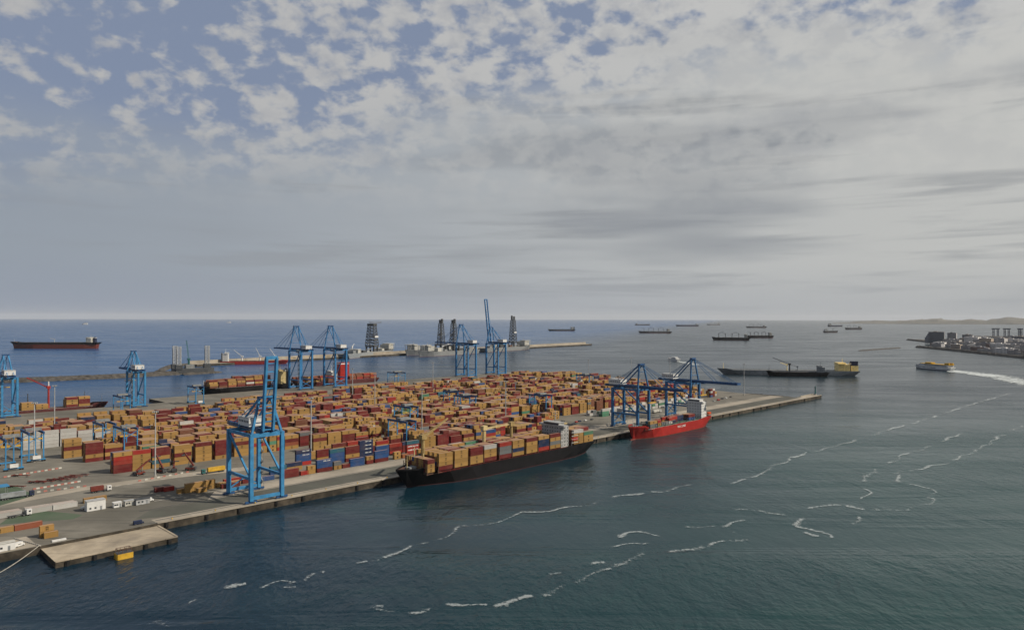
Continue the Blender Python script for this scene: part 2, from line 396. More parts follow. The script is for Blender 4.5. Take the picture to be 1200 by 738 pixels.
# mole end: pale parapet, dark rocks
m = MB()
for i in range(12): m.beam(W(846+i*3.1, 350.5, QZ+.7), W(846+i*3.1+3.0, 350.5, QZ+.7), .8, 1.5+rnd.uniform(-.1,.1))
m.build('mole_parapet', pale_m, kind='structure')
def ridge(name, line, wd, h, mat, jit=1.0, step=8.0, n=7, z0=-2, crown=.35, mat2=None):
    """rubble bank along a line: uneven stones, a crown that is flatter than its flanks"""
    pts = []
    for a, b in zip(line[:-1], line[1:]):
        a, b = Vector(a), Vector(b); k = max(1, int((b-a).length/step))
        pts += [a.lerp(b, i/k) for i in range(k)]
    pts.append(Vector(line[-1])); m = MB(); rows = []
    for i, p in enumerate(pts):
        d = (pts[min(i+1, len(pts)-1)]-pts[max(i-1, 0)]).normalized(); nn = Vector((-d.y, d.x, 0)); row = []
        e = min(1, i/2+.25, (len(pts)-1-i)/2+.25)
        for j in range(n):
            t = j/(n-1)*2-1; z = h*min(1, (1-abs(t))/(1-crown)) + (z0 if abs(t) > .98 else 0)
            q = p + nn*(t*wd/2*(0.6+.4*e)) + Vector((rnd.uniform(-jit,jit), rnd.uniform(-jit,jit), 0))
            row.append((q.x, q.y, z*e + (rnd.uniform(-.5,.5)*jit if abs(t) < .98 else 0)))
        rows.append(row)
    vs = [x for r in rows for x in r]; fs = []; 
    for i in range(len(rows)-1):
        for j in range(n-1): fs.append((i*n+j, i*n+j+1, (i+1)*n+j+1, (i+1)*n+j))
    m.add(vs, [f[::-1] for f in fs])
    return m.build(name, mat, kind='structure')
ridge('mole_rocks', [W(839,356,0), W(838,420,0)], 14, 4.6, rock, 1.1, 3.5, 8)
ridge('breakwater', [XY(-1700,990), XY(-1100,1035), XY(-745,1060), XY(-640,1135), XY(-566,1215)], 26, 7.5, rock, 1.2, 7, 9, crown=.5)
ridge('breakwater', [XY(-560,1205), XY(-520,1262)], 40, 4.2, rock, 1.6, 6, 9, crown=.4)
ridge('breakwater', [XY(-600,1190), XY(-640,1300), XY(-672,1400), XY(-650,1450)], 18, 5.5, rock, 1.4, 8, 8)
ridge('rock_islet', [XY(1050,2150), XY(1180,2270), XY(1300,2380)], 16, 3.2, rock, .8, 9, 6)
# outer pier: deck on the harbour side and a pale storm wall
pa, pb = XY(-646,1424), XY(268,2600); pd = (pb-pa).normalized(); pn_ = Vector((pd.y, -pd.x, 0))
L = (pb-pa).length
pier = MB().prism([tuple((pa+pn_*o+pd*x)[:2]) for o, x in ((-6,0),(34,0),(34,L),(-6,L+14))], -6, 5.2, 0, 1).build('outer_pier', [wall_m, pale_m], kind='structure')
m = MB(); k = int(L/24)
for i in range(k):
    a = pa+pd*(i*L/k); b = pa+pd*((i+1)*L/k-.4)
    m.beam(a+Vector((0,0,8.4)), b+Vector((0,0,8.4)), 6, 8.2+rnd.uniform(-.25,.25))
m.build('storm_wall', pale_m, pier)
ridge('pier_rocks', [pa-pn_*16, pb-pn_*16+pd*10], 30, 7, rock, 1.6, 9, 6)
# peninsula with its sea defences
pen = [(1262,1380),(1272,1759),(1335,2090),(1402,2421),(1480,2470),(1600,2626),(1720,2900),(1836,3268),(1890,3300),(1990,3060),(2500,3100),(4200,3300),(4200,1300)]
MB().prism([(K*x, K*y) for x, y in pen], -4, 4.0, 0, 0).build('peninsula', [land_m], kind='structure')
ridge('rock_revetment', [XY(1250,1380), XY(1266,1759), XY(1330,2090), XY(1390,2440)], 26, 7.5, rock, 1.6, 8, 7)
ridge('rock_revetment', [XY(1470,2470), XY(1595,2640), XY(1715,2905), XY(1832,3290)], 28, 7, rock, 1.8, 9, 7)
# far coast
def coast(name, line, amp, seed, depth):
    r = random.Random(seed); m = MB(); n = 90; rows = []
    ph = [r.uniform(0, 6) for _ in range(6)]
    for i in range(n+1):
        t = i/n*(len(line)-1); k = min(int(t), len(line)-2); f = t-k
        x = line[k][0]*(1-f)+line[k+1][0]*f; y = line[k][1]*(1-f)+line[k+1][1]*f; h = line[k][2]*(1-f)+line[k+1][2]*f
        h *= 1+.16*math.sin(i*.35+ph[0])+.10*math.sin(i*.9+ph[1])+.07*r.uniform(-1,1)
        d = Vector((x, y, 0)).normalized()
        p = Vector((x, y, 0)); row = []
        for j, (f2, hh) in enumerate(((0,-.02),(.02,.12),(.10,.30),(.28,.62),(.6,1.0),(1.0,.8),(1.4,.0))):
            z = h*hh*(1+.10*r.uniform(-1,1)*(j > 1)); q = p+d*(depth*f2); row.append((q.x, q.y, z-(4 if j == 0 else 0)))
        rows.append(row)
    w_ = len(rows[0]); vs = [v for row in rows for v in row]
    m.add(vs, [(i*w_+j, i*w_+j+1, (i+1)*w_+j+1, (i+1)*w_+j) for i in range(n) for j in range(w_-1)])
    o = m.build(name, hill_m, kind='structure')
    return o
coast('far_coast', [(6900*K,15300*K,2),(7300*K,14600*K,70),(8200*K,14000*K,98),(9300*K,13500*K,125),(10500*K,13000*K,165),(13500*K,12500*K,200),(18000*K,11000*K,200)], 1, 5, 2600)
coast('far_hills', [(9800*K,18000*K,10),(10700*K,18600*K,110),(11400*K,18800*K,116),(12300*K,19000*K,60),(16000*K,19000*K,150),(22000*K,17000*K,260)], 1, 9, 3000)

# ------------------------------------------------------------------ foam
FOAM = [
[(-62,281),(-59,282),(-56,284)],
[(-52,285),(-48,292),(-43,301),(-41,305)],
[(-34,308),(-30,313),(-26,320),(-24,330),(-18,330),(-12,334),(-5,340),(2,347),(5,355),(13,355),(21,358),(31,364),(40,369),(45,376),(53,382)],
[(74,395),(83,397),(92,403),(99,409),(106,416)],
[(-114,227),(-110,224),(-107,222)],
[(-110,222),(-105,221)],
[(-110,239),(-110,243),(-108,246)],
[(-102,253),(-99,257),(-95,259)],
[(-91,254),(-88,259),(-85,261),(-80,258),(-77,261)],
[(-82,254),(-76,256)],
[(-73,269),(-70,272)],
[(-48,238),(-45,236),(-40,234),(-37,234)],
[(-34,234),(-29,234),(-25,237)],
[(-46,240),(-41,239)],
[(-23,240),(-15,241),(-7,239)],
[(-3,238),(1,238)],
[(9,248),(13,248),(17,254),(20,259)],
[(21,260),(29,267),(34,271),(40,276)],
[(13,269),(20,271)],
[(30,281),(38,283)],
[(46,313),(52,320),(57,322),(62,318),(68,315)],
[(41,302),(46,304),(53,305),(60,304)],
[(64,293),(72,298),(83,301)],
[(79,330),(87,330),(96,330)],
[(98,321),(103,319)],
[(127,416),(134,420),(142,429)],
[(141,432),(149,436),(155,441),(163,456),(174,470),(189,484),(196,496)],
[(216,515),(230,525),(253,547),(279,570)],
[(296,587),(327,619),(348,638),(367,654)],
[(390,676),(427,712)],
[(111,358),(119,360),(126,357),(132,352),(137,349)],
[(143,348),(137,338),(132,331),(136,328),(138,324),(142,323),(143,318),(141,314),(138,314)],
[(136,315),(134,319),(132,324)],
[(150,362),(158,365),(166,369),(173,369)],
[(168,349),(166,341),(160,333)],
[(180,359),(190,359),(198,359),(206,366)],
[(213,371),(219,372),(227,383),(222,385)],
[(231,392),(235,396),(237,404),(235,412),(230,417)],
[(228,419),(235,432),(239,442)],
[(186,379),(194,390),(200,396),(200,404),(202,412)],
[(207,421),(216,432),(224,444),(237,459)],
[(250,473),(263,487),(278,506),(290,516)],
[(298,522),(310,533),(321,540)],
[(335,559),(362,583),(385,605)],
[(258,454),(271,465),(282,470),(294,479)],
[(301,485),(316,500),(334,516)],
[(344,526),(369,551),(400,584),(419,601)],
[(433,615),(464,645)],
[(-56,284),(-54,284),(-52,285)],
[(-41,305),(-37,306),(-34,308)],
[(53,382),(64,389),(74,395)],
[(194,493),(206,505),(216,515)],
[(367,654),(390,676)],
[(427,712),(497,782),(576,857),(662,938)],
[(239,442),(247,452),(258,454)],
[(290,516),(298,522)],
[(334,516),(344,526)],
[(173,369),(176,362),(180,359)],
[(96,330),(104,337),(114,340)],
[(83,301),(93,309),(105,312)],
[(40,276),(48,286),(56,293)],
[(-95,259),(-92,257)],
[(-77,261),(-73,270)],
[(-7,239),(0,242),(9,248)]
]
r = random.Random(3)
class Ribbon:
    def __init__(s): s.m = MB(); s.e = []
    def add(s, rows):
        b = len(s.m.v); n = len(rows[0])
        s.m.v += [p for row in rows for p, _ in row]; s.e += [e for row in rows for _, e in row]
        for i in range(len(rows)-1):
            for j in range(n-1): s.m.f.append((b+i*n+j, b+i*n+j+1, b+(i+1)*n+j+1, b+(i+1)*n+j)); s.m.m.append(0)
    def build(s, name, mat):
        me = s.m.mesh(name, mat); ca = me.color_attributes.new('edge', 'FLOAT_COLOR', 'POINT')
        ca.data.foreach_set('color', np.repeat(np.array(s.e)[:, None], 4, 1).ravel())
        o = bpy.data.objects.new(name, me); COL.objects.link(o); o['kind'] = 'stuff'; return o
rb = Ribbon(); CR = (-1, -.6, -.25, 0, .25, .6, 1)
for li, line in enumerate(FOAM):
    pts = [XY(*p) for p in line]; dist = 0; rows = []; tot = sum((b-a).length for a, b in zip(pts, pts[1:]))
    wid = r.uniform(1.1, 2.0)*(1+pts[0].length*.0011)
    for a, b in zip(pts, pts[1:]):
        n = max(2, int((b-a).length/1.6)); d = (b-a).normalized(); nn = Vector((-d.y, d.x, 0))
        for i in range(n):
            c = a.lerp(b, i/n); s_ = (dist+i/n*(b-a).length)/max(tot, 1)
            c = c+nn*(math.sin(c.x*.16+c.y*.09+li)*1.3+math.sin(c.x*.43-c.y*.31)*.6)
            w_ = wid*(.9+.25*math.sin(s_*tot*.11+li*2)+.2*math.sin(s_*tot*.37)); en = min(1, s_*7+.25, (1-s_)*7+.25)*(.80+.20*math.sin(s_*tot*.07+li))
            rows.append([((c.x+nn.x*t*w_, c.y+nn.y*t*w_, .35), max(0, en*(1-abs(t)**1.4))) for t in CR])
        dist += (b-a).length
    if len(rows) > 1: rb.add(rows)
rb.build('sea_foam', foam_m)
def wake(name, A, B, mat, z=.45, fade=1.0):
    n = 80; rows = []
    def at(L_, t):
        t *= len(L_)-1; k = min(int(t), len(L_)-2); f = t-k; return XY(*L_[k]).lerp(XY(*L_[k+1]), f)
    for i in range(n+1):
        t = i/n; a, b = at(A, t), at(B, t); d = b-a; a = a-d*(.45+r.uniform(0, .2)); b = b+d*(.45+r.uniform(0, .2)); row = []
        for j in range(9):
            q = j/8*2-1; p = a.lerp(b, j/8); row.append(((p.x, p.y, z), max(0, (1-abs(q)**2.2)*(1-fade*.45*t))))
        rows.append(row)
    k = Ribbon(); k.add(rows); return k.build(name, mat)
wake('ferry_wake', [(824,1343),(832,1300),(834,1241),(830,1178),(808,1121),(783,1035),(767,939)], [(801,1310),(806,1260),(797,1186),(768,1090),(745,1035),(710,939),(687,841)], wake_m)
wake('boat_wake', [(375,1628),(388,1560),(400,1480)], [(372,1626),(374,1555),(372,1470)], wake_m)

# ------------------------------------------------------------------ quay cranes
def sts(u, vm, water, label, gauge=30.5, span=19.5, H=41, apex=64, boom=44, back=14, up=None, col=None, dark=None, house=0, group='blue quay cranes', leg=2.1, stairs=True):
    """gantry crane on rails; local y points over the water. water=-1: berth on the -v side, +1: on the +v side"""
    col = col or blue_p; dark = dark or blue_d
    rt = empty('quay_crane', W(u, vm), ROT+(math.pi if water < 0 else 0), label, 'crane', group)
    g, s = gauge/2, span/2
    for sx in (-s, s):
        for sy in (-g, g):
            MB().beam((sx, sy, 1.6), (sx, sy, H), leg, leg*1.15).build('leg', col, rt)
            b = MB().box(sx-3.6, sx+3.6, sy-.55, sy+.55, .55, 1.7)
            bo = b.build('bogie', dark, rt)
            wv = MB()
            for k in range(4): wv.tube((sx-2.9+k*1.95, sy-.3, .45), (sx-2.9+k*1.95, sy+.3, .45), .42, n=8)
            wv.build('wheel', steel, bo)['kind'] = 'stuff'
    for sy in (-g, g):
        MB().box(-s+leg/2, s-leg/2, sy-.75, sy+.75, 2.2, 4.0).build('sill_beam', col, rt)
        MB().box(-s+leg/2, s-leg/2, sy-.7, sy+.7, H-2.2, H+.2).build('portal_beam', col, rt)
        if sy < 0: MB().beam((-s, sy, 4), (s, sy, 14.5), .7).beam((s, sy, 4), (-s, sy, 14.5), .7).build('rail_brace', col, rt)
    for sx in (-s, s):
        MB().box(sx-.6, sx+.6, -g+leg*.6, g-leg*.6, H-1.9, H).build('side_beam', col, rt)
        MB().beam((sx, -g, 14.5), (sx, g, 14.5), 1.2, 1.6).build('cross_beam', col, rt)
        MB().beam((sx, -g+.8, H-2.5), (sx, g-.8, 15.2), 1.05).build('diagonal_brace', col, rt)
    z0 = H+.3
    gd = MB()
    for x in (-3.2, 3.2): gd.box(x-.75, x+.75, -g-back, g+1.0, z0, z0+2.5)
    for i in range(int((gauge+back)//6)+1): y = -g-back+.6+i*6; gd.box(-2.55, 2.55, y-.25, y+.25, z0+.3, z0+1.4)
    gd.build('girder', dark, rt)
    # boom with lattice ties, hinged at the water-side legs
    hinge = Vector((0, g+1.2, z0+1.1)); a = R(up) if up else 0.0
    dv = Vector((0, math.cos(a), math.sin(a))); nv = Vector((0, -math.sin(a), math.cos(a)))
    bm = MB()
    for x in (-3.2, 3.2):
        o = Vector((x, 0, 0)); bm.beam(hinge+o, hinge+o+dv*boom, 1.3, 2.3)
    for i in range(int(boom//5)+1): p = hinge+dv*min(boom-.3, .6+i*5); bm.beam(p+Vector((-2.7,0,0)), p+Vector((2.7,0,0)), .5, .7)
    bm.beam(hinge+dv*boom+Vector((-3.7,0,0)), hinge+dv*boom+Vector((3.7,0,0)), 1.2, 2.0)
    bo = bm.build('boom', dark if not up else col, rt)
    # A-frame
    ap = Vector((0, g-2.5, apex))
    fr = MB()
    for x in (-1, 1):
        t = ap+Vector((x*s*.36, 0, 0))
        fr.beam((x*s*.96, g-.2, H), t, 1.25, 1.4); fr.beam((x*s*.5, -g+3, H+1), t, .9, 1.0)
    for k in (.3, .7): fr.beam(Vector((-s*.96, g-.2, H)).lerp(ap+Vector((-s*.36,0,0)), k), Vector((s*.96, g-.2, H)).lerp(ap+Vector((s*.36,0,0)), k), .55)
    fr.build('apex_frame', col, rt)
    MB().box(-s*.36-.8, s*.36+.8, ap.y-1.6, ap.y+1.6, apex-.6, apex+.8).build('apex_platform', dark, rt)
    for x in (-1.7, 1.7):
        t = ap+Vector((x, 0, 0))
        for k in (.48, .92):
            e = hinge+dv*(boom*k)+Vector((x*1.8, 0, 0))+nv*.9
            if up:   # folded stays hang between apex and the raised boom
                mid = (t+e)/2+Vector((0, 3.0, 1.0)); MB().beam(t, mid, .28).beam(mid, e, .28).build('forestay', col, rt)
            else: MB().beam(t, e, .42).build('forestay', col, rt)
        MB().beam(t, (x*1.8, -g-back*.55, z0+2.2), .42).build('backstay', col, rt)
    hy = -g-1 if house == 0 else house
    hs = MB().box(-5.2, 5.2, hy-7.5, hy+7.5, z0+2.3, z0+7.3).build('machinery_house', white_p, rt)
    v = MB()
    for i in range(6):
        for x in (-5.24, 5.24): v.box(x-.05, x+.05, hy-6.3+i*2.3, hy-5.0+i*2.3, z0+4.6, z0+5.8)
    v.build('louvre', dgrey, hs)['kind'] = 'stuff'
    MB().box(-5.4, 5.4, hy-7.7, hy+7.7, z0+7.3, z0+7.7).build('house_roof', lgrey, hs)
    cb = MB().box(-1.9, 1.9, g-9, g-5.4, z0-4.4, z0-1.4).box(-2.4,2.4,g-10,g-4.4,z0-1.4,z0-.4).build('operator_cab', lgrey, rt)
    MB().box(-1.95, 1.95, g-5.45, g-5.3, z0-3.9, z0-2.0).build('cab_window', glass, cb)
    if stairs:
        z = 2.5; k = 0; st = MB(); x0 = -s-1.6
        while z < H-3:
            y0, y1 = (-g-1.4, -g+2.2) if k % 2 == 0 else (-g+2.2, -g-1.4)
            st.beam((x0, y0, z), (x0, y1, z+3.2), .75, .18); st.box(x0-.5, x0+.5, y1-.5, y1+.5, z+3.1, z+3.25); z += 3.2; k += 1
        for yy in (-g-1.9, -g+2.7): st.beam((x0-.5, yy, 2), (x0-.5, yy, H), .2)
        st.build('stair_tower', steel, rt)
    sp = MB().box(-1.4, 1.4, g+8, g+12, z0-1.0, z0-.2)
    if not up: sp.build('trolley', dark, rt)
    wk = MB()
    for x in (-4.6, 4.6):
        wk.box(x-.45, x+.45, -g-back, g, z0+.9, z0+1.05)
        for k in range(int((gauge+back)/4)): wk.beam((x, -g-back+k*4, z0+1.05), (x, -g-back+k*4, z0+2.1), .08)
        wk.beam((x, -g-back, z0+2.1), (x, g, z0+2.1), .09)
    wk.build('walkway', steel, rt)
    if not up:
        hs_ = MB()
        for x in (-1.2, 1.2):
            for y in (g+8.3, g+11.7): hs_.beam((x, y, z0-1), (x*.8, y, z0-13), .1)
        hs_.build('hoist_rope', dgrey, rt)['kind'] = 'stuff'
        MB().box(-6.1, 6.1, g+8.8, g+11.2, z0-13.8, z0-13).build('spreader', yellow, rt)
    return rt
sts(170.4, 356.2, -1, 'tall blue quay crane with raised ladder boom, nearest on the front quay', up=84, boom=44, apex=62, house=-5)
sts(506.5, 356.2, -1, 'blue quay crane behind the bow of the red ship, boom lowered', H=40, apex=64, boom=46, col=navy_c)
sts(590.5, 356.2, -1, 'blue quay crane over the stern of the red ship, boom lowered', H=40, apex=66, boom=50, span=18, col=navy_c)
BK = dict(col=mid_c, gauge=33, span=20.5, H=60, apex=97, boom=62, back=16, leg=2.5)
sts(470.5, 854, 1, 'big blue crane nearer the dark container ship, first of the lowered pair', **BK)
sts(522, 854, 1, 'big blue crane standing before the orange funnel, second of the lowered pair', **BK)
BK2 = dict(BK); BK2.update(H=61, apex=92, boom=70)
sts(761, 854, 1, 'big blue crane with lowered boom before the grey drilling ships', **dict(BK2, apex=98))
sts(828, 854, 1, 'tallest blue crane, its boom raised upright against the sky', up=82, **dict(BK2, boom=86, span=21))
sts(255, 807, 1, 'light blue crane with white machine house before the rocky breakwater', gauge=24, span=13, H=44, apex=68, boom=40, back=10, house=-6)
sts(143, 807, 1, 'light blue crane cut by the edge of the view, far quay', gauge=24, span=14, H=44, apex=68, boom=40, back=10, house=-6)

# ------------------------------------------------------------------ rubber-tyred yard gantries
def rtg(u, v, label, span=26.0, base=9.5, H=21.0, tr=.4, group='blue yard gantry cranes'):
    rt = empty('yard_gantry', W(u, v), ROT, label, 'yard crane', group)
    b, s = base/2, span/2
    for x in (-b, b):
        for y in (-s, s): MB().beam((x, y, 2.2), (x, y, H), .75, .95).build('leg', blue_p, rt)
    for y in (-s, s):
        MB().box(-b-1.3, b+1.3, y-.5, y+.5, 1.3, 2.3).build('sill_beam', blue_p, rt)
        wv = MB()
        for x in (-b-.7, -b+.9, b-.9, b+.7): wv.tube((x, y-.35, .75), (x, y+.35, .75), .75, n=10)
        wv.build('wheel', tyre, rt)['kind'] = 'stuff'
        MB().beam((-b, y, H-6), (b, y, H-.5), .4).beam((b, y, H-6), (-b, y, H-.5), .4).build('side_brace', blue_p, rt)
    for x in (-b, b): MB().box(x-.55, x+.55, -s-1, s+1, H, H+1.7).build('girder', blue_d, rt)
    ty = -s+span*tr
    t = MB().box(-b-.4, b+.4, ty-2.4, ty+2.4, H+1.75, H+3.6).build('trolley', steel, rt)
    MB().box(-1.5, 1.5, ty+2.5, ty+4.3, H-2.2, H+.0).build('operator_cab', lgrey, rt)
    sp = MB().box(-6.0, 6.0, ty-1.2, ty+1.2, H-5.2, H-4.6)
    for x in (-1, 1):
        for y in (-1, 1): sp.beam((x*2, ty+y*.9, H-4.6), (x*2, ty+y*.9, H+.5), .1)
    sp.build('spreader', yellow, rt)
    MB().box(-2.6, 2.6, -s-2.0, -s-.6, 2.4, 5.0).build('engine_box', white_p, rt)
    return rt
rtg(95.5, 531, 'blue yard gantry by the edge of the view, before the white boxes')
rtg(111.5, 552, 'blue yard gantry close to the foot of the white container stacks')
rtg(160, 527, 'blue yard gantry standing among red and mustard stacks, left block', tr=.25)
rtg(156, 559, 'blue yard gantry right of the white containers, second in line', tr=.7)
rtg(313.5, 422, 'blue yard gantry nearest the quay, beside the blue container stacks')
rtg(366, 487, 'blue yard gantry behind the nearest one, among mustard stacks')
rtg(585, 800, 'blue yard gantry standing alone at the far quay against water', span=28, base=14)
rtg(309, 787, 'blue yard gantry before the bow of the dark container ship')
rtg(475, 552, 'blue yard gantry in the middle of the mustard stacks', tr=.6)
rtg(455, 512, 'low blue yard gantry mid yard, behind the loaded black ship', tr=.5)
rtg(513, 467, 'dark blue yard gantry behind the white bridge of the black ship')
rtg(735, 590, 'blue yard gantry near the far end of the container yard')
rtg(222, 742, 'dark yard gantry behind the pair of long white containers, far left')

# ------------------------------------------------------------------ containers
CC = {'mustard': (.53, .315, .10), 'maroon': (.20, .026, .028), 'red': (.44, .040, .032), 'blue': (.03, .105, .30), 'navy': (.022, .045, .12), 'white': (.68, .68, .65),
      'grey': (.20, .225, .235), 'green': (.10, .30, .19), 'orange': (.46, .15, .05), 'teal': (.035, .17, .24), 'brown': (.24, .10, .06), 'rust': (.36, .11, .06)}
CW = dict(mustard=52, maroon=31, red=2.6, blue=2.5, navy=2.2, white=1.2, grey=1.8, green=.4, orange=1.2, teal=.8, brown=5, rust=1.2)
names_, wts_ = list(CW), list(CW.values())
L40, L20, CWID, CHT, PITCH = 12.19, 6.06, 2.44, 2.86, 2.9
def cont_mesh(ln, logo):
    """box container: panels set back in a frame of posts and rails, corrugated sides, doors on one end"""
    m = MB(); x, y, h = ln/2, CWID/2, CHT; e = .07
    m.box(-x+e, x-e, -y+e, y-e, .08, h-e)
    m.f.pop(); m.m.pop()
    del m.f[:]; del m.m[:]
    b = 0
    m.f += [(0,3,2,1),(0,1,5,4),(1,2,6,5),(2,3,7,6),(3,0,4,7)]; m.m += [0]*5
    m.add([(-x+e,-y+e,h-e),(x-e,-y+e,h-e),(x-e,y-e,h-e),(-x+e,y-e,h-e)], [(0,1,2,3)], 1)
    for sx in (-1, 1):
        for sy in (-1, 1): m.box(min(sx*x, sx*(x-.2)), max(sx*x, sx*(x-.2)), min(sy*y, sy*(y-.17)), max(sy*y, sy*(y-.17)), 0, h)
    for sy in (-1, 1):
        for z0, z1 in ((.05,.2),(h-.13,h-.004)): m.box(-x+.2, x-.2, min(sy*y, sy*(y-.1))*.999, max(sy*y, sy*(y-.1))*.999, z0, z1)
        k = int(ln/.8)
        for i in range(k):
            xx = -x+.35+i*(ln-.7)/(k-1); m.box(xx-.14, xx+.14, min(sy*(y-.02), sy*(y-.08)), max(sy*(y-.02), sy*(y-.08)), .2, h-.13)
    for sx in (-1, 1):
        for z0, z1 in ((.05,.2),(h-.13,h-.004)): m.box(min(sx*x, sx*(x-.1))*.999, max(sx*x, sx*(x-.1))*.999, -y+.17, y-.17, z0, z1)
    for yy in (-.75, -.3, .3, .75): m.box(x-.07, x-.02, yy-.03, yy+.03, .2, h-.13, 0)
    for sy in (-1, 1):
        o = Vector((0, sy*(y+.012), h/2)); xd = Vector((-sy, 0, 0)) if sy > 0 else Vector((1, 0, 0)); zd = Vector((0, 0, 1))
        if logo == 'msc':
            m.text('m', 1.7, o+zd*.62, xd, zd, 2); m.text('sc', 1.7, o-zd*.42, xd, zd, 2)
        elif logo == 'cma': m.text('CMA CGM', 1.25, o+zd*.45+xd*(ln*.12), xd, zd, 2)
        elif logo == 'sud': m.text('HAMBURG SÜD', 1.5, o, xd, zd, 2)
    me = m.mesh('shipping_container', [box_side, box_roof, ink if logo == 'msc' else ink_w]); return me
CM = {}
def get_cm(ln, logo):
    k = (ln, logo)
    if k not in CM: CM[k] = cont_mesh(L40 if ln == 40 else L20, logo)
    return CM[k]
CC = {k: tuple(x*.52 for x in v) for k, v in CC.items()}
RECS = []    # every container: metres in the quay frame (a along u, b along v), height, length class, colour, logo, where it stands
def put(a, b, z, ln, colour, logo, where, tier, n):
    RECS.append((a, b, z, ln, colour, logo, where, tier, n))
cr = random.Random(21)
def pick(): return cr.choices(names_, wts_)[0]
def stack(u0, v0, cols, ln, where, z=QZ, logos=None, jit=.06):
    """a stack whose near corner stands at chart position u0, v0; colours from the ground up"""
    L = L40 if ln == 40 else L20
    for t, c in enumerate(cols):
        lg = logos[t] if logos else ('msc' if c == 'mustard' and cr.random() < .85 else '')
        put(K*u0+L/2+cr.uniform(-jit, jit), K*v0+CWID/2+cr.uniform(-jit, jit)*.6, z+t*PITCH, ln, c, lg, where, t+1, len(cols))
M, D, Rd, B, N_, Wh, G_, T_ = 'mustard', 'maroon', 'red', 'blue', 'navy', 'white', 'grey', 'teal'
def reg(u0, u1, v0, rows, where, fixed=(), lo=2, hi=5, mean=3.9, fill=.93, mix20=.35, palette=None, lanes=True, white=False):
    """a yard block: bays along the quay, rows inland. fixed gives the near stacks of the front row"""
    rowp = 2.60/K
    bays_ = []; u = max([f[0]+(12.5 if f[1] == 40 else 6.3)/K for f in fixed]+[u0-.5])+.5; base = mean
    while u < u1-10.4:
        base = min(hi, max(lo, base+(mean-base)*.5+cr.choice((-1.1, -.4, 0, 0, 0, .4, .9))))
        bays_.append((u, base, cr.random() < fill, cr.random() < mix20, pick(), cr.randint(0, 2) if cr.random() < .3 else 0))
        u += (14.6 if cr.random() < .8 else 16.6)/K
        if lanes and cr.random() < .04: u += 8/K
    for rr in range(rows):
        n = 0; wr = where+(', front row' if rr == 0 else ', %s row' % ordn(rr+1))
        if rr < 3 and fixed:
            for (uf, ln, cols) in fixed:
                n += 1
                if rr == 0: stack(uf, v0, cols, ln, (wr, n))
                else: stack(uf, v0+rr*rowp, [pick() for _ in range(max(1, len(cols)-cr.randint(0, 1)))], ln, (wr, n))
        for u, base, on, m20, bd, skip in bays_:
            if not on or rr < skip or cr.random() < .03: continue
            for off, ln in ([(0, 20), (6.16/K, 20)] if m20 else [(0, 40)]):
                n += 1; h = int(round(min(hi, max(1, base+cr.gauss(0, .28)))))
                dom = bd if cr.random() < .72 else pick()
                cols = [(dom if cr.random() < .62 and not white else (palette and cr.choice(palette)) or pick()) for _ in range(h)]
                stack(u+off, v0+rr*rowp, cols, ln, (wr, n))
# front of the left block: stacks as they stand in view
A_ = [(135.4,40,[D,D,Rd,Rd,M]),(145.9,40,[M,M,M,M,Rd]),(157.2,40,[M,T_,M,D,D]),(170.4,40,[M,M,D,M,M]),(183.4,40,[M,M,M,M,D]),(196.2,40,[M,D,D,D,D]),(209.0,40,[M,M,M,D,M]),(221.6,40,[M,M,Rd,M,M]),(233.8,20,[M,M,'green',M,M]),(239.6,20,[Rd,M,M,Rd,M])]
reg(133, 330, 467, 6, 'block by the reach stackers', A_, mean=4.2)
reg(147, 360, 491, 6, 'second block inland', mean=4.0)
reg(133, 380, 516, 6, 'third block inland', [(133.2,40,[D,M,D,D,D]),(144.6,40,[D,M,D,M]),(156,40,[M,M,M,D])], mean=4.1)
reg(128, 400, 541, 6, 'fourth block inland', [(127,40,[M,M,D,M,M]),(138,40,[M,M,M,M]),], mean=3.8)
reg(160, 420, 566, 6, 'fifth block inland', mean=3.8)
WR = [(114.6,40,[Wh]*5),(125.9,40,[Wh]*5),(137.2,40,[Wh]*5),(148.5,40,[Wh]*4),(159.8,40,[M,Wh,Wh])]
reg(108, 440, 594, 6, 'block of the white stacks', WR, mean=4.0)
reg(60, 470, 620, 6, 'block behind the white stacks', mean=3.7)
reg(30, 500, 646, 6, 'eighth block inland', mean=3.6)
reg(20, 560, 672, 6, 'ninth block inland', mean=3.6)
reg(10, 300, 698, 6, 'tenth block inland, left part', mean=1.8, lo=1, hi=3)
reg(304, 600, 698, 6, 'tenth block inland', mean=3.4)
reg(20, 330, 724, 4, 'eleventh block inland, left part', mean=1.2, lo=1, hi=2, fill=.6, palette=[M, M, Wh])
reg(334, 640, 724, 6, 'eleventh block inland', mean=3.2)
reg(470, 860, 752, 4, 'farthest block, right', mean=3.4)
for i, v0 in enumerate((467, 491, 516, 541, 566, 594, 620, 646, 672, 698, 724)):
    s = (330, 360, 380, 400, 420, 440, 470, 500, 560, 600, 640)[i]
    e = 800+(v0-400)*.2
    reg(s+4, e, v0, 6, 'right half of the %s block inland' % ordn(i+1), mean=4.3 if v0 > 560 else 4.0, lanes=v0 < 600)
reg(322, 452, 443, 6, 'block beyond the blue stacks', mean=3.8, mix20=.5)
reg(240, 318, 443, 6, 'block beside the lone lamp mast', [(254,40,[M,M,M,D,M]),(265.5,40,[M,M,M,M,M]),(277,40,[D,Rd,D,D,M]),(288.4,40,[M,D,Rd,M]),(300,40,[M,M,D,M,M])], mean=4.2)
reg(312, 446, 394, 9, 'block landward of the black ship', mean=3.4, mix20=.55, palette=[D, D, B, N_, M, D, M, Rd])
reg(322, 440, 419, 6, 'near block behind the black ship', mean=3.3, mix20=.55, palette=[D, Rd, B, N_, M, G_, M])
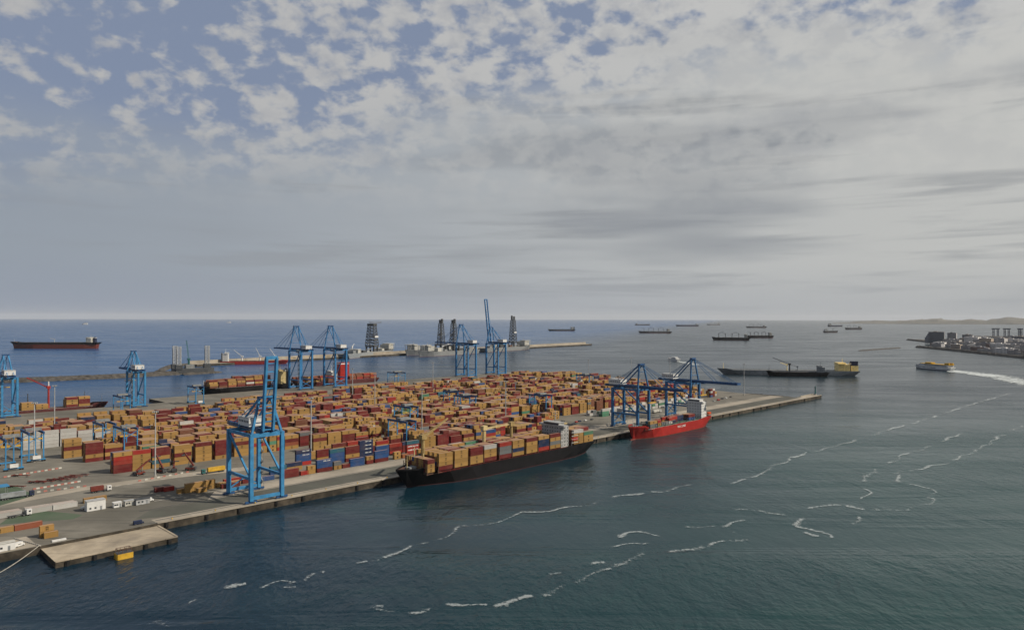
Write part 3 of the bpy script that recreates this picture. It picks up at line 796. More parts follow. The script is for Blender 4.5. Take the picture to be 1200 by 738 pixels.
reg(520, 800, 443, 6, 'block behind the red ship', mean=3.6, mix20=.5)
reg(452, 508, 428, 6, 'block behind the bridge of the black ship', mean=2.8, mix20=.5, palette=[M, M, D, B, Rd, M], fill=.85)
reg(540, 700, 412, 3, 'white row on the open yard behind the red ship', mean=2, lo=1, hi=3, mix20=.7, palette=[Wh]*7+['green'], fill=.93, white=True)
reg(640, 798, 424, 3, 'short row behind the red ship', mean=2.6, mix20=.6, palette=[M, Wh, D, 'orange', B, Wh], fill=.75)
reg(536, 640, 424, 2, 'low white row behind the red ship', mean=1.7, lo=1, hi=2, mix20=.8, palette=[Wh, Wh, Wh, G_], fill=.95, white=True)
# front row on the quay road, with the blue boxes
F = 'front row on the quay road'; n = 0
for u0, v0, ln, cols, lg in ((200.4,384,40,[D,D],None),(212.0,384,20,[Rd],None),(216.4,384,20,[M,M],None),(222.7,384,40,[D,B,B],['','','cma']),(234.3,384,20,[M,G_],None),(240.4,384,20,[D],None),(245.9,384,40,[B,B],['','']),
        (257.8,384,20,[D,M],None),(264.2,384,40,[D,B,B],None),(279.4,384,20,[M,M],None),(286,384,20,['orange'],None),(292.6,388,40,[Rd,Rd,Rd,'teal'],['sud','sud','sud','']),
        (186,386,40,[B],None),(172,388,20,[M],None),(178.5,388,20,[D],None)):
    n += 1; stack(u0, v0, cols, ln, (F, n), logos=lg)
F = 'second row on the quay road'; n = 0
for u0, v0, ln, cols, lg in ((200,398,40,[B,T_],None),(211.5,400,40,[M,N_],None),(223.2,410,40,[Rd,B,B,N_],['','','cma','cma']),(240,398,40,[B,B,B,T_],None),(252,399,40,[D,M,D,D],None),(263.2,400,40,[N_]*5,['cma']*5),
        (274.8,398,40,[B,B,B],['cma','','']),(286.4,399,40,[Rd,D,Rd],None),(298,400,40,[D,D,N_],None)):
    n += 1; stack(u0, v0, cols, ln, (F, n), logos=lg)
F = 'third row on the quay road'; n = 0
for u0, v0, ln, cols in ((240,414,40,[M,D,D]),(251.5,414,40,[D,M,M,D]),(263,414,40,[M,D,M,Rd]),(274.5,414,40,[D,D,M]),(286,414,40,[M,M,Rd]),(298,414,40,[M,D,D,M]),(240,424,40,[M,M]),(252,424,40,[Rd,M,M]),(264,424,40,[M,D,D]),(276,424,40,[M,M,M,D]),(288,424,40,[D,M,M]),(300,424,40,[M,M,D])):
    n += 1; stack(u0, v0, cols, ln, (F, n))
# loose boxes on the open yard at the left end
LOOSE = [(66.6,400.3,40,Wh),(66.2,403.0,40,Wh),(78.5,403,40,Wh),(79.2,400,40,Wh),(88.8,402.6,40,Wh),(89.4,399.6,40,Wh),(58.2,372.2,40,M),(68.9,372.2,40,'rust'),(103.4,403,40,M),(136.6,401.5,20,D),(140.6,399.6,20,Rd)]
wl = ['long white container beside the green tarmac, nearest the edge of view','long white container just behind the one nearest the edge of view','long white container on the yard, back one of the middle pair','long white container on the yard, front one of the middle pair','long white container on the yard, back one of the right pair','long white container on the yard, front one of the right pair',
      'yellow container at the edge of view by the left apron','rust red container lying behind the left apron','long mustard container behind the small white huts','short maroon container near the reach stackers, back one of two','short red container near the reach stackers, front one of two']
for (u0, v0, ln, c), lb in zip(LOOSE, wl): stack(u0, v0, [c], ln, (lb, 0))
n = 0
for u0, v0, ln, cols in ((144,390,20,[M]),(147.4,388.4,40,[M,M]),(158.3,389,20,[M,M]),(164.3,389,20,[M]),(152,384.6,20,[M]),(165,384.5,40,[D]),(171,395,40,[Rd])):
    n += 1; stack(u0, v0, cols, ln, ('group under the near crane', n))
for k, (u0, v0) in enumerate(((74.2,353),(75.2,350.3))): stack(u0, v0, [M] if k else [M, M], 20, ('pair by the landing slab', k+1))
# boxes on the black ship (deck at 10.4 m)
SHZ = 10.4
bays = [(253.9,20),(262.2,40),(274.2,40),(286.6,40),(298.0,40),(311.2,40),(322.8,40),(335.6,40),(347.2,40),(358.8,40),(383.6,40),(394.8,40)]
face = [[M,M,D],[D,M,M,M],[M,M,M,M],[M,M,D,D],[D,M,M,Wh],[D,G_,G_,Rd],[M,N_,M,M],[M,M,M,D],[Rd,N_,N_,M],[M,G_,M,D],[M,M,M,Wh],[M,M,'green']]
for bi, ((u0, ln), cols) in enumerate(zip(bays, face)):
    for r_ in range(10):
        v0 = 317.35+r_*2.125
        if bi in (1, 2, 4, 5, 6, 7) and r_ in (5,) and bi in (4, 6): continue
        if bi == 11 and r_ > 4: cols2 = [M]*3
        c = cols if r_ == 0 else [pick() if cr.random() < .6 else cr.choice([D, M, 'brown']) for _ in range(max(1, len(cols)-(1 if cr.random() < .3 else 0)+(1 if bi == 11 and r_ > 1 else 0)))]
        stack(u0, v0, c, ln, ('black ship, %s bay from its bow' % ordn(bi+1)+(', outer side' if r_ == 0 else ', %s row in' % ordn(r_)), 0), z=SHZ, jit=.04)
# boxes on the red ship
for u0, v0, ln, cols in ((487,323.4,40,[G_,M]),(487,326,40,[D,'teal']),(487,329,40,['brown']),(498,323.4,20,[M,Rd]),(504,323.4,40,[G_]),(498,327,40,[N_,D]),(515,323.4,20,[Wh,Rd]),(521,325.6,40,[D,Rd]),(521,323.4,20,[N_]),(521,328,40,[Rd,Rd]),(515,330,40,[M,Rd]),(533,327,40,[N_,N_]),(533,331,40,[M,D]),(546,323.3,40,[B,D]),(546,325.6,40,[N_,D]),(546,328,40,[D,M])):
    stack(u0, v0, cols, ln, ('red ship', 0), z=10.2, jit=.03)
# boxes on the ships at the far quay
for bi in range(9):
    u0 = 362+bi*11.6
    for r_ in range(9):
        if 7 <= bi: continue
        hgt = 3 if bi < 3 else 4
        stack(u0, 878.5+r_*2.14, [cr.choice([M, M, D, 'brown', D, 'rust', M]) if not (r_ == 0 and bi == 4 and t == 1) else Wh for t in range(hgt+cr.randint(0, 1)-(r_ < 1))], 40, ('dark container ship', 0), z=11.5, jit=.03)
for bi in range(11):
    u0 = 480+bi*11.6
    if bi in (5, 6): continue
    for r_ in range(9): stack(u0, 878.5+r_*2.14, [cr.choice([D, 'brown', 'rust', 'orange', Rd, M]) for t in range(cr.randint(2, 3))], 40, ('ship with the orange funnel', 0), z=10.5, jit=.03)
for u0, hh in ((196,4),(207,4),(170,2),(158,3)):
    for r_ in range(6): stack(u0, 826.3+r_*2.14, [M if cr.random() < .8 else D for t in range(hh-(r_ > 3))], 40, ('small dark feeder', 0), z=7.0, jit=.03)

# ---- which of them show largest: paint all boxes far to near into a coarse picture and count
def select(limit):
    f = 833.0*1024/1200; Wd, Hd = 1024, 629; ids = np.full((Hd, Wd), -1, np.int32)
    A = np.array([(r[0], r[1], r[2], L40 if r[3] == 40 else L20) for r in RECS])
    X = A[:, 0]*SN-A[:, 1]*CS; Y = A[:, 0]*CS+A[:, 1]*SN
    def pr(a, b, z):
        x = a*SN-b*CS; y = a*CS+b*SN; return Wd/2+f*x/y, 318.6+f*(CAMZ-z)/y
    hx = A[:, 3]/2; hy = CWID/2
    faces = []
    a, b, z = A[:, 0], A[:, 1], A[:, 2]
    quads = [[(-1,-1,0),(1,-1,0),(1,-1,1),(-1,-1,1)], [(-1,-1,0),(-1,1,0),(-1,1,1),(-1,-1,1)], [(-1,-1,1),(1,-1,1),(1,1,1),(-1,1,1)]]
    Q = [np.stack([np.stack(pr(a+sx*hx, b+sy*hy, z+sz*CHT), -1) for sx, sy, sz in q], 1) for q in quads]
    order = np.argsort(-(Y-z*.3))
    for i in order:
        for q in Q:
            p = q[i]; x0 = max(0, int(p[:,0].min())); x1 = min(Wd, int(p[:,0].max())+2); y0 = max(0, int(p[:,1].min())); y1 = min(Hd, int(p[:,1].max())+2)
            if x0 >= x1 or y0 >= y1: continue
            gx, gy = np.meshgrid(np.arange(x0, x1)+.5, np.arange(y0, y1)+.5); sgn = None; ins = np.ones(gx.shape, bool); ins2 = ins.copy()
            for k in range(4):
                ax, ay = p[k]; bx, by = p[(k+1) % 4]; c = (bx-ax)*(gy-ay)-(by-ay)*(gx-ax); ins &= c >= 0; ins2 &= c <= 0
            ids[y0:y1, x0:x1][ins | ins2] = i
    cnt = np.bincount(ids[ids >= 0].ravel(), minlength=len(RECS))
    o = np.argsort(-cnt, kind='stable'); return set(int(i) for i in o[:limit] if cnt[i] > 0), cnt
SEL, CNT = select(300)
NAMEC = {'mustard': 'mustard', 'maroon': 'maroon', 'rust': 'rust red', 'brown': 'brown'}
used = {}
def tname(t, n):
    if n == 1: return 'single'
    return 'topmost' if t == n else ('bottom' if t == 1 else ORD[t]+' tier')
for i in sorted(SEL):
    a, b, z, ln, c, lg, (wh, k), t, n = RECS[i]
    o = bpy.data.objects.new('shipping_container', get_cm(ln, lg)); COL.objects.link(o)
    o.location = (a*SN-b*CS, a*CS+b*SN, z); o.rotation_euler.z = ROT
    j = cr.uniform(.86, 1.14); o.color = (*[min(1, x*j) for x in CC[c]], 1)
    cn = NAMEC.get(c, c); sz = 'long' if ln == 40 else 'short'
    if wh.startswith(('long', 'short', 'yellow', 'rust')): lab = wh
    elif wh.startswith('black ship'): lab = f"{cn} container, {tname(t,n)}, {wh}"
    elif wh.startswith(('red ship', 'dark', 'ship', 'small')): lab = f"{sz} {cn} container, {tname(t,n)}, deck of the {wh}"
    elif wh.startswith(('front row on', 'second row on', 'third row on')): lab = f"{cn} container, {tname(t,n)}, {ordn(k)} stack of the {wh}"
    else: lab = f"{cn} container, {tname(t,n)}, {ordn(k)} stack, {wh}"
    used.setdefault(lab, 0); used[lab] += 1
    if used[lab] > 1: lab = lab.replace('container,', 'container, next one,' if used[lab] == 2 else 'container, %s one,' % ordn(used[lab]), 1)
    tag(o, lab, 'container', 'shipping containers stacked on yard and ships')
# the rest, thousands of them, as one mass
rest = [i for i in range(len(RECS)) if i not in SEL]
def mass(name, idx):
    A = np.array([RECS[i][:3] for i in idx]); Ls = np.array([L40 if RECS[i][3] == 40 else L20 for i in idx]); n = len(idx)
    cl = np.array([CC[RECS[i][4]] for i in idx]); rg = np.random.default_rng(4); cl = cl*rg.uniform(.82, 1.18, (n, 1))
    lg = np.array([RECS[i][5] in ('msc',) for i in idx]); lw = np.array([RECS[i][5] in ('cma', 'sud') for i in idx])
    hx = Ls/2-.03; hy = CWID/2-.03; h = CHT-.05
    cs = [(-1,-1,0),(1,-1,0),(1,1,0),(-1,1,0),(-1,-1,1),(1,-1,1),(1,1,1),(-1,1,1)]
    V = np.stack([np.stack([A[:,0]+sx*hx, A[:,1]+sy*hy, A[:,2]+.04+sz*h], -1) for sx, sy, sz in cs], 1)
    Fq = np.array([(4,5,6,7),(0,1,5,4),(1,2,6,5),(2,3,7,6),(3,0,4,7)])
    F_ = (np.arange(n)[:,None,None]*8+Fq[None]).reshape(-1, 4)
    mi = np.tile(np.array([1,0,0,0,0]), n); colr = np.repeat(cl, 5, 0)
    vs = V.reshape(-1, 3)
    # marks: a dark square on the long near side
    k = np.where(lg)[0]; o = .62
    LV = np.stack([np.stack([A[k,0]+sx*o, A[k,1]-hy-.02, A[k,2]+CHT/2+sz*o*1.1], -1) for sx, sz in ((-1,-1),(1,-1),(1,1),(-1,1))], 1)
    LF = len(vs)+np.arange(len(k)*4).reshape(-1, 4)
    vs = np.concatenate([vs, LV.reshape(-1, 3)]); F_ = np.concatenate([F_, LF]); mi = np.concatenate([mi, np.full(len(k), 2)]); colr = np.concatenate([colr, np.full((len(k), 3), .02)])
    xy = np.stack([vs[:,0]*SN-vs[:,1]*CS, vs[:,0]*CS+vs[:,1]*SN, vs[:,2]], -1)
    me = bpy.data.meshes.new(name); me.vertices.add(len(xy)); me.vertices.foreach_set('co', xy.ravel())
    me.loops.add(F_.size); me.loops.foreach_set('vertex_index', F_.ravel())
    me.polygons.add(len(F_)); me.polygons.foreach_set('loop_start', np.arange(len(F_))*4); me.polygons.foreach_set('loop_total', np.full(len(F_), 4))
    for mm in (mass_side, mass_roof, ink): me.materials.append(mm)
    me.polygons.foreach_set('material_index', mi.astype(np.int32)); me.polygons.foreach_set('use_smooth', np.zeros(len(F_), bool)); me.update(calc_edges=True)
    ca = me.color_attributes.new('col', 'FLOAT_COLOR', 'CORNER')
    ca.data.foreach_set('color', np.repeat(np.concatenate([colr, np.ones((len(colr), 1))], 1), 4, 0).ravel())
    o = bpy.data.objects.new(name, me); COL.objects.link(o); o['kind'] = 'stuff'; return o
mass('stacked_containers', rest)

# ------------------------------------------------------------------ ships
ST = [(0,.80,.40),(.04,.90,.62),(.12,.98,.9),(.22,1,1),(.5,1,1),(.72,1,1),(.82,.95,.80),(.89,.80,.50),(.94,.58,.25),(.975,.32,.09),(1,.04,.015)]
def hull(rt, L, B, D, mats, fc=3.0, fcs=.88, poop=0.0, boot=.9, rake=.955, name='hull', deck_mat=None, bul=1.1, square=False):
    """lofted hull, stern at x=0, bow at x=L; mats: side, underwater red; deck as its own part"""
    m = MB(); rings = []; dk = []; hb = B/2
    for s, wd, ww in ST:
        if square: wd = max(wd, .96) if s < .5 else wd; ww = max(ww, .9) if s < .5 else ww
        xd = s*L; xb = (.03+s*(rake-.03))*L
        up = fc if s >= fcs else (poop if s < .14 else 0)
        z = D+up; zb = min(boot, D*.8); k = zb/z; xm = xb+(xd-xb)*k*.5; wm = ww+(wd-ww)*k*.35
        r = [(xb,-ww*hb,-4),(xm,-wm*hb,zb),(xd,-wd*hb,z),(xd,-wd*hb,z+bul),(xd,-wd*hb+.35,z+bul),(xd,-wd*hb+.35,z)]
        rings.append(r); dk.append((xd, wd*hb-.3, z))
    n = len(rings[0])
    for i in range(len(rings)-1):
        a, b = rings[i], rings[i+1]
        for j in range(n-1):
            q = [a[j], b[j], b[j+1], a[j+1]]
            m.add(q, [(0,1,2,3)], 1 if j == 0 else 0)
            m.add([(x,-y,z) for x,y,z in q], [(3,2,1,0)], 1 if j == 0 else 0)
    for r, fl in ((rings[0], 1), (rings[-1], 0)):
        p = r[:4]; q = [(x,-y,z) for x,y,z in p]
        for j in range(3): m.add([p[j], p[j+1], q[j+1], q[j]], [(0,1,2,3)], 1 if j == 0 else 0)
    h = m.build(name, mats, rt)
    d = MB()
    for (x0,w0,z0),(x1,w1,z1) in zip(dk, dk[1:]):
        if abs(z0-z1) < .05 or z0 == z1: d.add([(x0,-w0,z0),(x1,-w1,z1),(x1,w1,z1),(x0,w0,z0)], [(0,1,2,3)])
        else:
            lo = min(z0, z1); hi = max(z0, z1)
            d.add([(x0,-w0,z0),(x1,-w1,z0),(x1,w1,z0),(x0,w0,z0)], [(0,1,2,3)])
            d.add([(x1,-w1,z0),(x1,w1,z0),(x1,w1,z1),(x1,-w1,z1)], [(0,1,2,3)])
    d.build('deck', deck_mat or rust_deck, rt)
    return h
def house(rt, x0, x1, hw, z0, tiers, mat=None, th=2.8, wing=None, funnel=None, ft=None, mast=True, fmat=None, step=.0):
    mat = mat or white_p; b = MB(); wn = MB(); z = z0
    for t in range(tiers):
        e = t*step; b.box(x0+e*.3, x1-e, -hw+e*.4, hw-e*.4, z, z+th-.18).box(x0+e*.3-.25, x1-e+.25, -hw+e*.4-.25, hw-e*.4+.25, z+th-.18, z+th)
        w_ = hw-e*.4; k = max(2, int(w_*2/2.6))
        for i in range(k):
            y = -w_+.9+i*(2*w_-1.8)/max(1, k-1)
            for xx in (x1-e+.01, x0+e*.3-.05): wn.box(xx, xx+.04, y-.45, y+.45, z+1.0, z+1.9)
        k = max(2, int((x1-x0)/2.6))
        for i in range(k):
            x = x0+1.2+i*(x1-x0-2.4)/max(1, k-1)
            for sg in (-1, 1): wn.box(x-.45, x+.45, min(sg*(w_-.01), sg*(w_+.04)), max(sg*(w_-.01), sg*(w_+.04)), z+1.0, z+1.9)
        z += th
    h = b.build('deckhouse', mat, rt); o = wn.build('window', glass, h); o['kind'] = 'stuff'
    wg = wing or hw
    br = MB().box(x0+(x1-x0)*.35, x1-tiers*step+.6, -hw*.8, hw*.8, z, z+2.9).box(x0+(x1-x0)*.5, x1-tiers*step+.3, -wg, wg, z-.1, z+1.2).box(x0+(x1-x0)*.3, x1-tiers*step+1.0, -hw*.85, hw*.85, z+2.9, z+3.15).build('bridge', mat, rt)
    MB().box(x1-tiers*step+.6, x1-tiers*step+.66, -hw*.76, hw*.76, z+1.2, z+2.3).build('bridge_window', glass, br)
    if mast:
        xm = (x0+x1)/2; ms = MB().tube((xm,0,z+3), (xm,0,z+12), .45, .2).beam((xm,-2.6,z+7.5), (xm,2.6,z+7.5), .25).box(xm-.3,xm+.3,-1.9,1.9,z+9.4,z+9.8); ms.build('radar_mast', mat, rt)
    if funnel:
        fx0, fx1, fw, fz = funnel; f = MB().prism([(fx0,-fw),(fx1-.8,-fw),(fx1,-fw*.6),(fx1,fw*.6),(fx1-.8,fw),(fx0,fw)], z0, fz).build('funnel', fmat or mat, rt)
        MB().box(fx0-.05, fx1+.05, -fw-.05, fw+.05, fz-2.6, fz-1.0).build('funnel_band', ft or navy_p, f)
        cp = MB()
        for i in (-1, 0, 1): cp.tube((fx0+(fx1-fx0)*.5, i*fw*.5, fz), (fx0+(fx1-fx0)*.45, i*fw*.5, fz+1.8), .45, .45)
        cp.build('exhaust_pipe', dgrey, f)['kind'] = 'stuff'
    return z
def rails(rt, L, B, D, s0=.15, s1=.86, mat=None):
    m = MB()
    for sg in (-1, 1):
        for z in (D+.7, D+1.2): m.beam((L*s0, sg*(B/2-.4), z), (L*s1, sg*(B/2-.4), z), .08)
        k = int(L*(s1-s0)/4)
        for i in range(k): x = L*s0+i*4; m.beam((x, sg*(B/2-.4), D), (x, sg*(B/2-.4), D+1.2), .08)
    m.build('guard_rail', mat or white_p, rt)['kind'] = 'stuff'
def jib_crane(rt, x, y, z, h, jl, az, el, mat, rr=1.3, name='deck_crane'):
    p = MB().tube((x,y,z), (x,y,z+h), rr, rr*.85, 10).box(x-rr*1.5, x+rr*1.5, y-rr*1.3, y+rr*1.3, z+h, z+h+3.2).build(name, mat, rt)
    d = Vector((math.cos(az)*math.cos(el), math.sin(az)*math.cos(el), math.sin(el))); o = Vector((x,y,z+h+1)); sd_ = Vector((-math.sin(az), math.cos(az), 0))*(rr*.6)
    j = MB()
    for s in (-1, 1): j.beam(o+sd_*s, o+d*jl+sd_*s*.4, .55, .9)
    for i in range(int(jl/3)): j.beam(o+d*(i*3)+sd_, o+d*(i*3+1.5)-sd_, .25)
    j.beam(o+Vector((0,0,3.0)), o+d*jl*.96, .16); j.build('jib', mat, p)
    return p
# --- loaded black ship on the near quay
rt = empty('container_ship', W(409.5, 328.3, 0), ROT+math.pi, 'long black container ship loaded with mustard boxes, moored at the near quay', 'ship', 'ships at the quays')
L_, B_ = 200.0, 27.6
hull(rt, L_, B_, 8.6, [black_h, boot_d], fc=3.6, fcs=.885, poop=.6, boot=.35)
m = MB()
for u0, ln in bays:     # hatch coamings and lashing bridges
    x1 = (409.5-u0)*K; x0 = x1-(L40 if ln == 40 else L20); m.box(x0+.3, x1-.3, -11.6, 11.6, 8.6, SHZ-.05)
m.build('hatch_coaming', rust_deck, rt)
for u0, ln in bays[:-2]:
    x1 = (409.5-u0)*K+.55; m = MB()
    for y in (-12.9, -7, 0, 7, 12.9): m.beam((x1, y, 8.6), (x1, y, 15.5), .35)
    m.box(x1-.3, x1+.3, -12.9, 12.9, 13.3, 13.6); m.build('lashing_bridge', rust_deck, rt)
xs = (409.5-381.5)*K
z = house(rt, xs+1.5, xs+11.0, 10.4, 9.2, 6, mat=house_g, wing=13.6, funnel=(xs-5.5, xs-.8, 3.2, 27), ft=navy_p, fmat=cream)
lf = MB()
for sg in (-1, 1): lf.prism([(xs-6.5, sg*12.2-1.1),(xs-1.0, sg*12.2-1.1),(xs+.2, sg*12.2),(xs-1.0, sg*12.2+1.1),(xs-6.5, sg*12.2+1.1)], 14.2, 16.6)
for sg in (-1, 1):
    o = MB().prism([(xs-6.8, sg*12.2-1.2),(xs-1.2, sg*12.2-1.2),(xs+.2, sg*12.2),(xs-1.2, sg*12.2+1.2),(xs-6.8, sg*12.2+1.2)], 13.6, 16.4).build('lifeboat', red_p, rt)
    MB().beam((xs-6, sg*11.0, 9), (xs-6, sg*12.6, 17.3), .4).beam((xs-1.5, sg*11.0, 9), (xs-1.5, sg*12.6, 17.3), .4).build('davit', white_p, rt)
m = MB()
for i in range(5): m.beam((xs-7.5, -13.0, 9.2+i*2.8), (xs+.5, -13.0, 9.2+i*2.8), .9, .15).beam((xs-7.5, 13.0, 9.2+i*2.8), (xs+.5, 13.0, 9.2+i*2.8), .9, .15)
m.build('stair_landing', white_p, rt)
cx = lambda u: (409.5-u)*K
jib_crane(rt, cx(261.3)+.2, -3.0, 8.6, 21.5, 25, math.pi, R(27), olive, 1.5)
jib_crane(rt, cx(310.2), -3.0, 8.6, 21.5, 27, math.pi, R(1), cream, 1.4)
jib_crane(rt, cx(334.9), -3.0, 8.6, 21.5, 18, math.pi*.97, R(-5), olive, 1.4)
for sy in (-5, 5):
    MB().tube((L_*.905, sy, 12), (L_*.905, sy, 25 if sy < 0 else 22), .5, .4).build('mast', cream, rt)
MB().tube((L_*.955, 0, 12.2), (L_*.955, 0, 21), .35, .2).beam((L_*.955,-1.5,18), (L_*.955,1.5,18), .2).build('foremast', cream, rt)
for k in range(2): MB().box(L_*.925+k*4, L_*.925+k*4+1.8, -2.6, 2.6, 12.2, 13.5).build('windlass', grey_p, rt)
MB().beam((cx(388), -11, 8.6), (cx(388), -11, 22), .4).build('mast', cream, rt)
rails(rt, L_, B_, 8.6, .14, .87, red_p)
# --- red feeder
rt = empty('container_ship', W(584.5, 330, 0), ROT+math.pi, 'bright red feeder ship with few containers, white bridge at its stern', 'ship', 'ships at the quays')
L_, B_ = 139.0, 20.4
hull(rt, L_, B_, 8.4, [red_h, boot], fc=3.4, fcs=.885, poop=1.5, boot=.7, deck_mat=green_deck)
m = MB()
for i in range(7): m.box(26+i*13.2, 26+i*13.2+12.6, -8.6, 8.6, 8.4, 10.15)
m.build('hatch_cover', green_deck, rt)
m = MB()
for i in range(8):
    for y in (-9.6, 9.6): m.beam((25.6+i*13.2, y, 8.4), (25.6+i*13.2, y, 13.5), .5)
    m.box(25.3+i*13.2, 25.9+i*13.2, -9.6, 9.6, 12.8, 13.2)
m.build('cell_guide', dgrey, rt)
house(rt, 11.5, 21.5, 8.6, 9.4, 6, wing=10.2, funnel=(5.0, 10.2, 2.4, 25), ft=red_p, fmat=white_p)
t = MB().text('W.E.C. LINES', 2.7, (0,0,0), (-1,0,0), (0,0,1)); t.build('lettering', ink_w, rt, (63, 10.27, 6.5))
MB().prism([(4,9.0-1.1),(9,9.0-1.1),(10,9.0),(9,9.0+1.1),(4,9.0+1.1)], 13, 15.3).build('lifeboat', orange_p, rt)
MB().tube((L_*.95,0,11.5), (L_*.95,0,20), .3, .2).beam((L_*.95,-1.5,17.5), (L_*.95,1.5,17.5), .2).build('foremast', white_p, rt)
for k in range(2): MB().box(L_*.915+k*3, L_*.915+k*3+1.4, -2, 2, 11.8, 12.9).build('windlass', grey_p, rt)
MB().tube((L_*.93, 0, -1.2), (L_*.985, 0, -.6), 2.0, 1.2, 10).build('bulbous_bow', boot, rt)
rails(rt, L_, B_, 8.4, .14, .87)
# --- far quay
def far_box_ship(u_st, u_bow, v, label, hullm, D, hx, funnel_m, fsz, B=23.5, hmat=None, tiers=7):
    L = abs(u_st-u_bow)*K; rz = ROT+(math.pi if u_bow < u_st else 0)
    rt = empty('container_ship', W(u_st, v, 0), rz, label, 'ship', 'ships at the quays')
    hull(rt, L, B, D, [hullm, boot], fc=3, fcs=.885, boot=.9)
    m = MB(); m.box(L*.1, L*.86, -B*.42, B*.42, D, D+1.2); m.build('hatch_cover', rust_deck, rt)
    house(rt, hx, hx+10, B*.42, D, tiers, hmat or cream, wing=B*.5, funnel=fsz, ft=white_p, fmat=funnel_m)
    rails(rt, L, B, D)
    MB().tube((L*.95,0,D+3), (L*.95,0,D+13), .3, .2).build('foremast', white_p, rt)
    return rt
far_box_ship(474, 352, 887.5, 'dark container ship at the far quay before the two big cranes', black_h, 10.2, 13, dgrey, (5, 11, 3.5, 33))
o = far_box_ship(612, 477, 887.5, 'dark ship with a huge orange red funnel at the far quay', brown_h, 9.3, 84, red_h, (60, 76, 5.5, 39), hmat=white_p, tiers=5)
MB().box(57.4, 59.6, -4.5, 4.5, 9.3, 40).build('funnel_casing', red_p, o)
rt = far_box_ship(120, 236, 833.5, 'small dark feeder with a red crane post at the far left quay', brown_h, 5.6, 8, dgrey, (2, 7, 2.5, 20), B=18.5, tiers=4)
jib_crane(rt, 74, 4, 5.6, 24, 26, math.pi*.82, R(28), red_p, 1.2)
MB().tube((74,4,29.6), (74,4,38), .9, .6).build('crane_mast', white_p, rt)
MB().tube((53,3,5.6), (53,3,25), .7, .5).build('mast', dgrey, rt)
MB().tube((111,0,8.6), (111,0,24), .4, .3).build('foremast', dgrey, rt)
# --- seagoing ships by their two ends
def ends(bow, stern): 
    a, b = XY(*stern), XY(*bow); d = b-a; return a, math.atan2(d.y, d.x), d.length
def tanker(bow, stern, label, side, under, D, B, boot, hmat=None, tiers=6, hl=14, fun=None, fband=None, gear=0, gear_m=None, pipe=True, fcs=.93, name='tanker', cat='ship', group='ships at anchor', deckm=None, poop=0, gear_h=14, mid=False):
    p, rz, L = ends(bow, stern); rt = empty(name, p, rz, label, cat, group)
    hull(rt, L, B, D, [side, under], fc=2.4 if fcs < 1 else 0, fcs=fcs, boot=boot, poop=poop, deck_mat=deckm)
    hw = B*.40; x0 = L*.07
    house(rt, x0, x0+hl, hw, D+poop, tiers, hmat or offw, wing=B*.5, funnel=(x0-hl*.55, x0-hl*.12, hw*.33, D+tiers*2.8+3) if fun else None, ft=fband, fmat=fun)
    if pipe:
        m = MB()
        for y in (-1.6, -.5, .6, 1.7): m.tube((x0+hl+4, y, D+1.6), (L*.9, y, D+1.6), .35, n=6)
        for i in range(12): x = x0+hl+6+i*(L*.9-x0-hl-8)/11; m.beam((x,-3,D), (x,-3,D+2), .3).beam((x,3,D), (x,3,D+2), .3).box(x-.3,x+.3,-3,3,D+.9,D+1.2)
        m.build('deck_piping', steel, rt)
        jib_crane(rt, L*.5, 3, D, 10, 16, math.pi*.1, R(20), hmat or offw, .8)
    for i in range(gear):
        x = x0+hl+ (i+.8)*(L*.9-x0-hl)/(gear+.3); 
        jib_crane(rt, x, 0, D, gear_h, (L*.75)/(gear+1.5), math.pi*(1 if i % 2 else 0)+.05, R(22), gear_m or dgrey, 1.5)
    if not pipe:
        for i in range(max(5, gear+1)):
            n_ = max(5, gear+1); w_ = (L*.9-x0-hl-6)/n_; x = x0+hl+4+i*w_; MB().box(x+w_*.16, x+w_*.84, -B*.28, B*.28, D, D+2.2).build('hatch_cover', rust_deck, rt)
    MB().tube((L*.955,0,D+2), (L*.955,0,D+14), .5, .3).build('foremast', hmat or offw, rt)
    return rt
tanker((-1568,2222), (-1295,2233), 'large black and red tanker on the blue water, far left', black_h, boot, 22, 44, 15.5, tiers=6, hl=18, fun=navy_p, fband=white_p)
tanker((277,5494), (490,5515), 'lone dark tanker beyond the end of the outer pier', dgrey, boot, 14, 40, 2, tiers=7, hl=22, fun=dgrey)
tanker((2022,10399), (1791,10359), 'tiny dark ship on the skyline, leftmost of the offshore row', dgrey, boot, 17, 40, 2, tiers=6, hl=20, pipe=False, gear=0)
tanker((842,4742), (1069,4760), 'dark bulk carrier with five masts, below the skyline row', dgrey, boot, 13, 38, 2, tiers=6, hl=18, gear=5, pipe=False, gear_h=22)
tanker((2082,9052), (2390,9098), 'long dark ship on the skyline beyond the five masted carrier', navy_p, boot, 19, 50, 2, tiers=5, hl=20, pipe=False)
tanker((3006,10981), (3224,11021), 'faint pale ship on the skyline, smallest of the offshore row', grey_p, boot, 15, 40, 2, tiers=6, hl=20, pipe=False, gear=2, gear_h=25)
tanker((910,3240), (1067,3185), 'nearest black bulk carrier with four deck cranes, offshore', black_h, boot, 13, 32, 1.5, tiers=6, hl=16, gear=4, pipe=False, gear_h=20)
tanker((1189,3614), (1331,3623), 'black geared carrier just behind the nearest bulk carrier', black_h, boot, 12, 30, 1.5, tiers=6, hl=15, gear=5, pipe=False, gear_h=18)
tanker((2508,7624), (2738,7653), 'low dark ship beyond the pair of black carriers', dgrey, boot, 16, 40, 2, tiers=5, hl=18, gear=4, pipe=False, gear_h=22)
tanker((2324,5067), (2215,5058), 'small offshore ship with white bridge and tall mast', dgrey, boot, 12, 24, 2, hmat=white_p, tiers=6, hl=26, pipe=False, gear=1, gear_h=20)
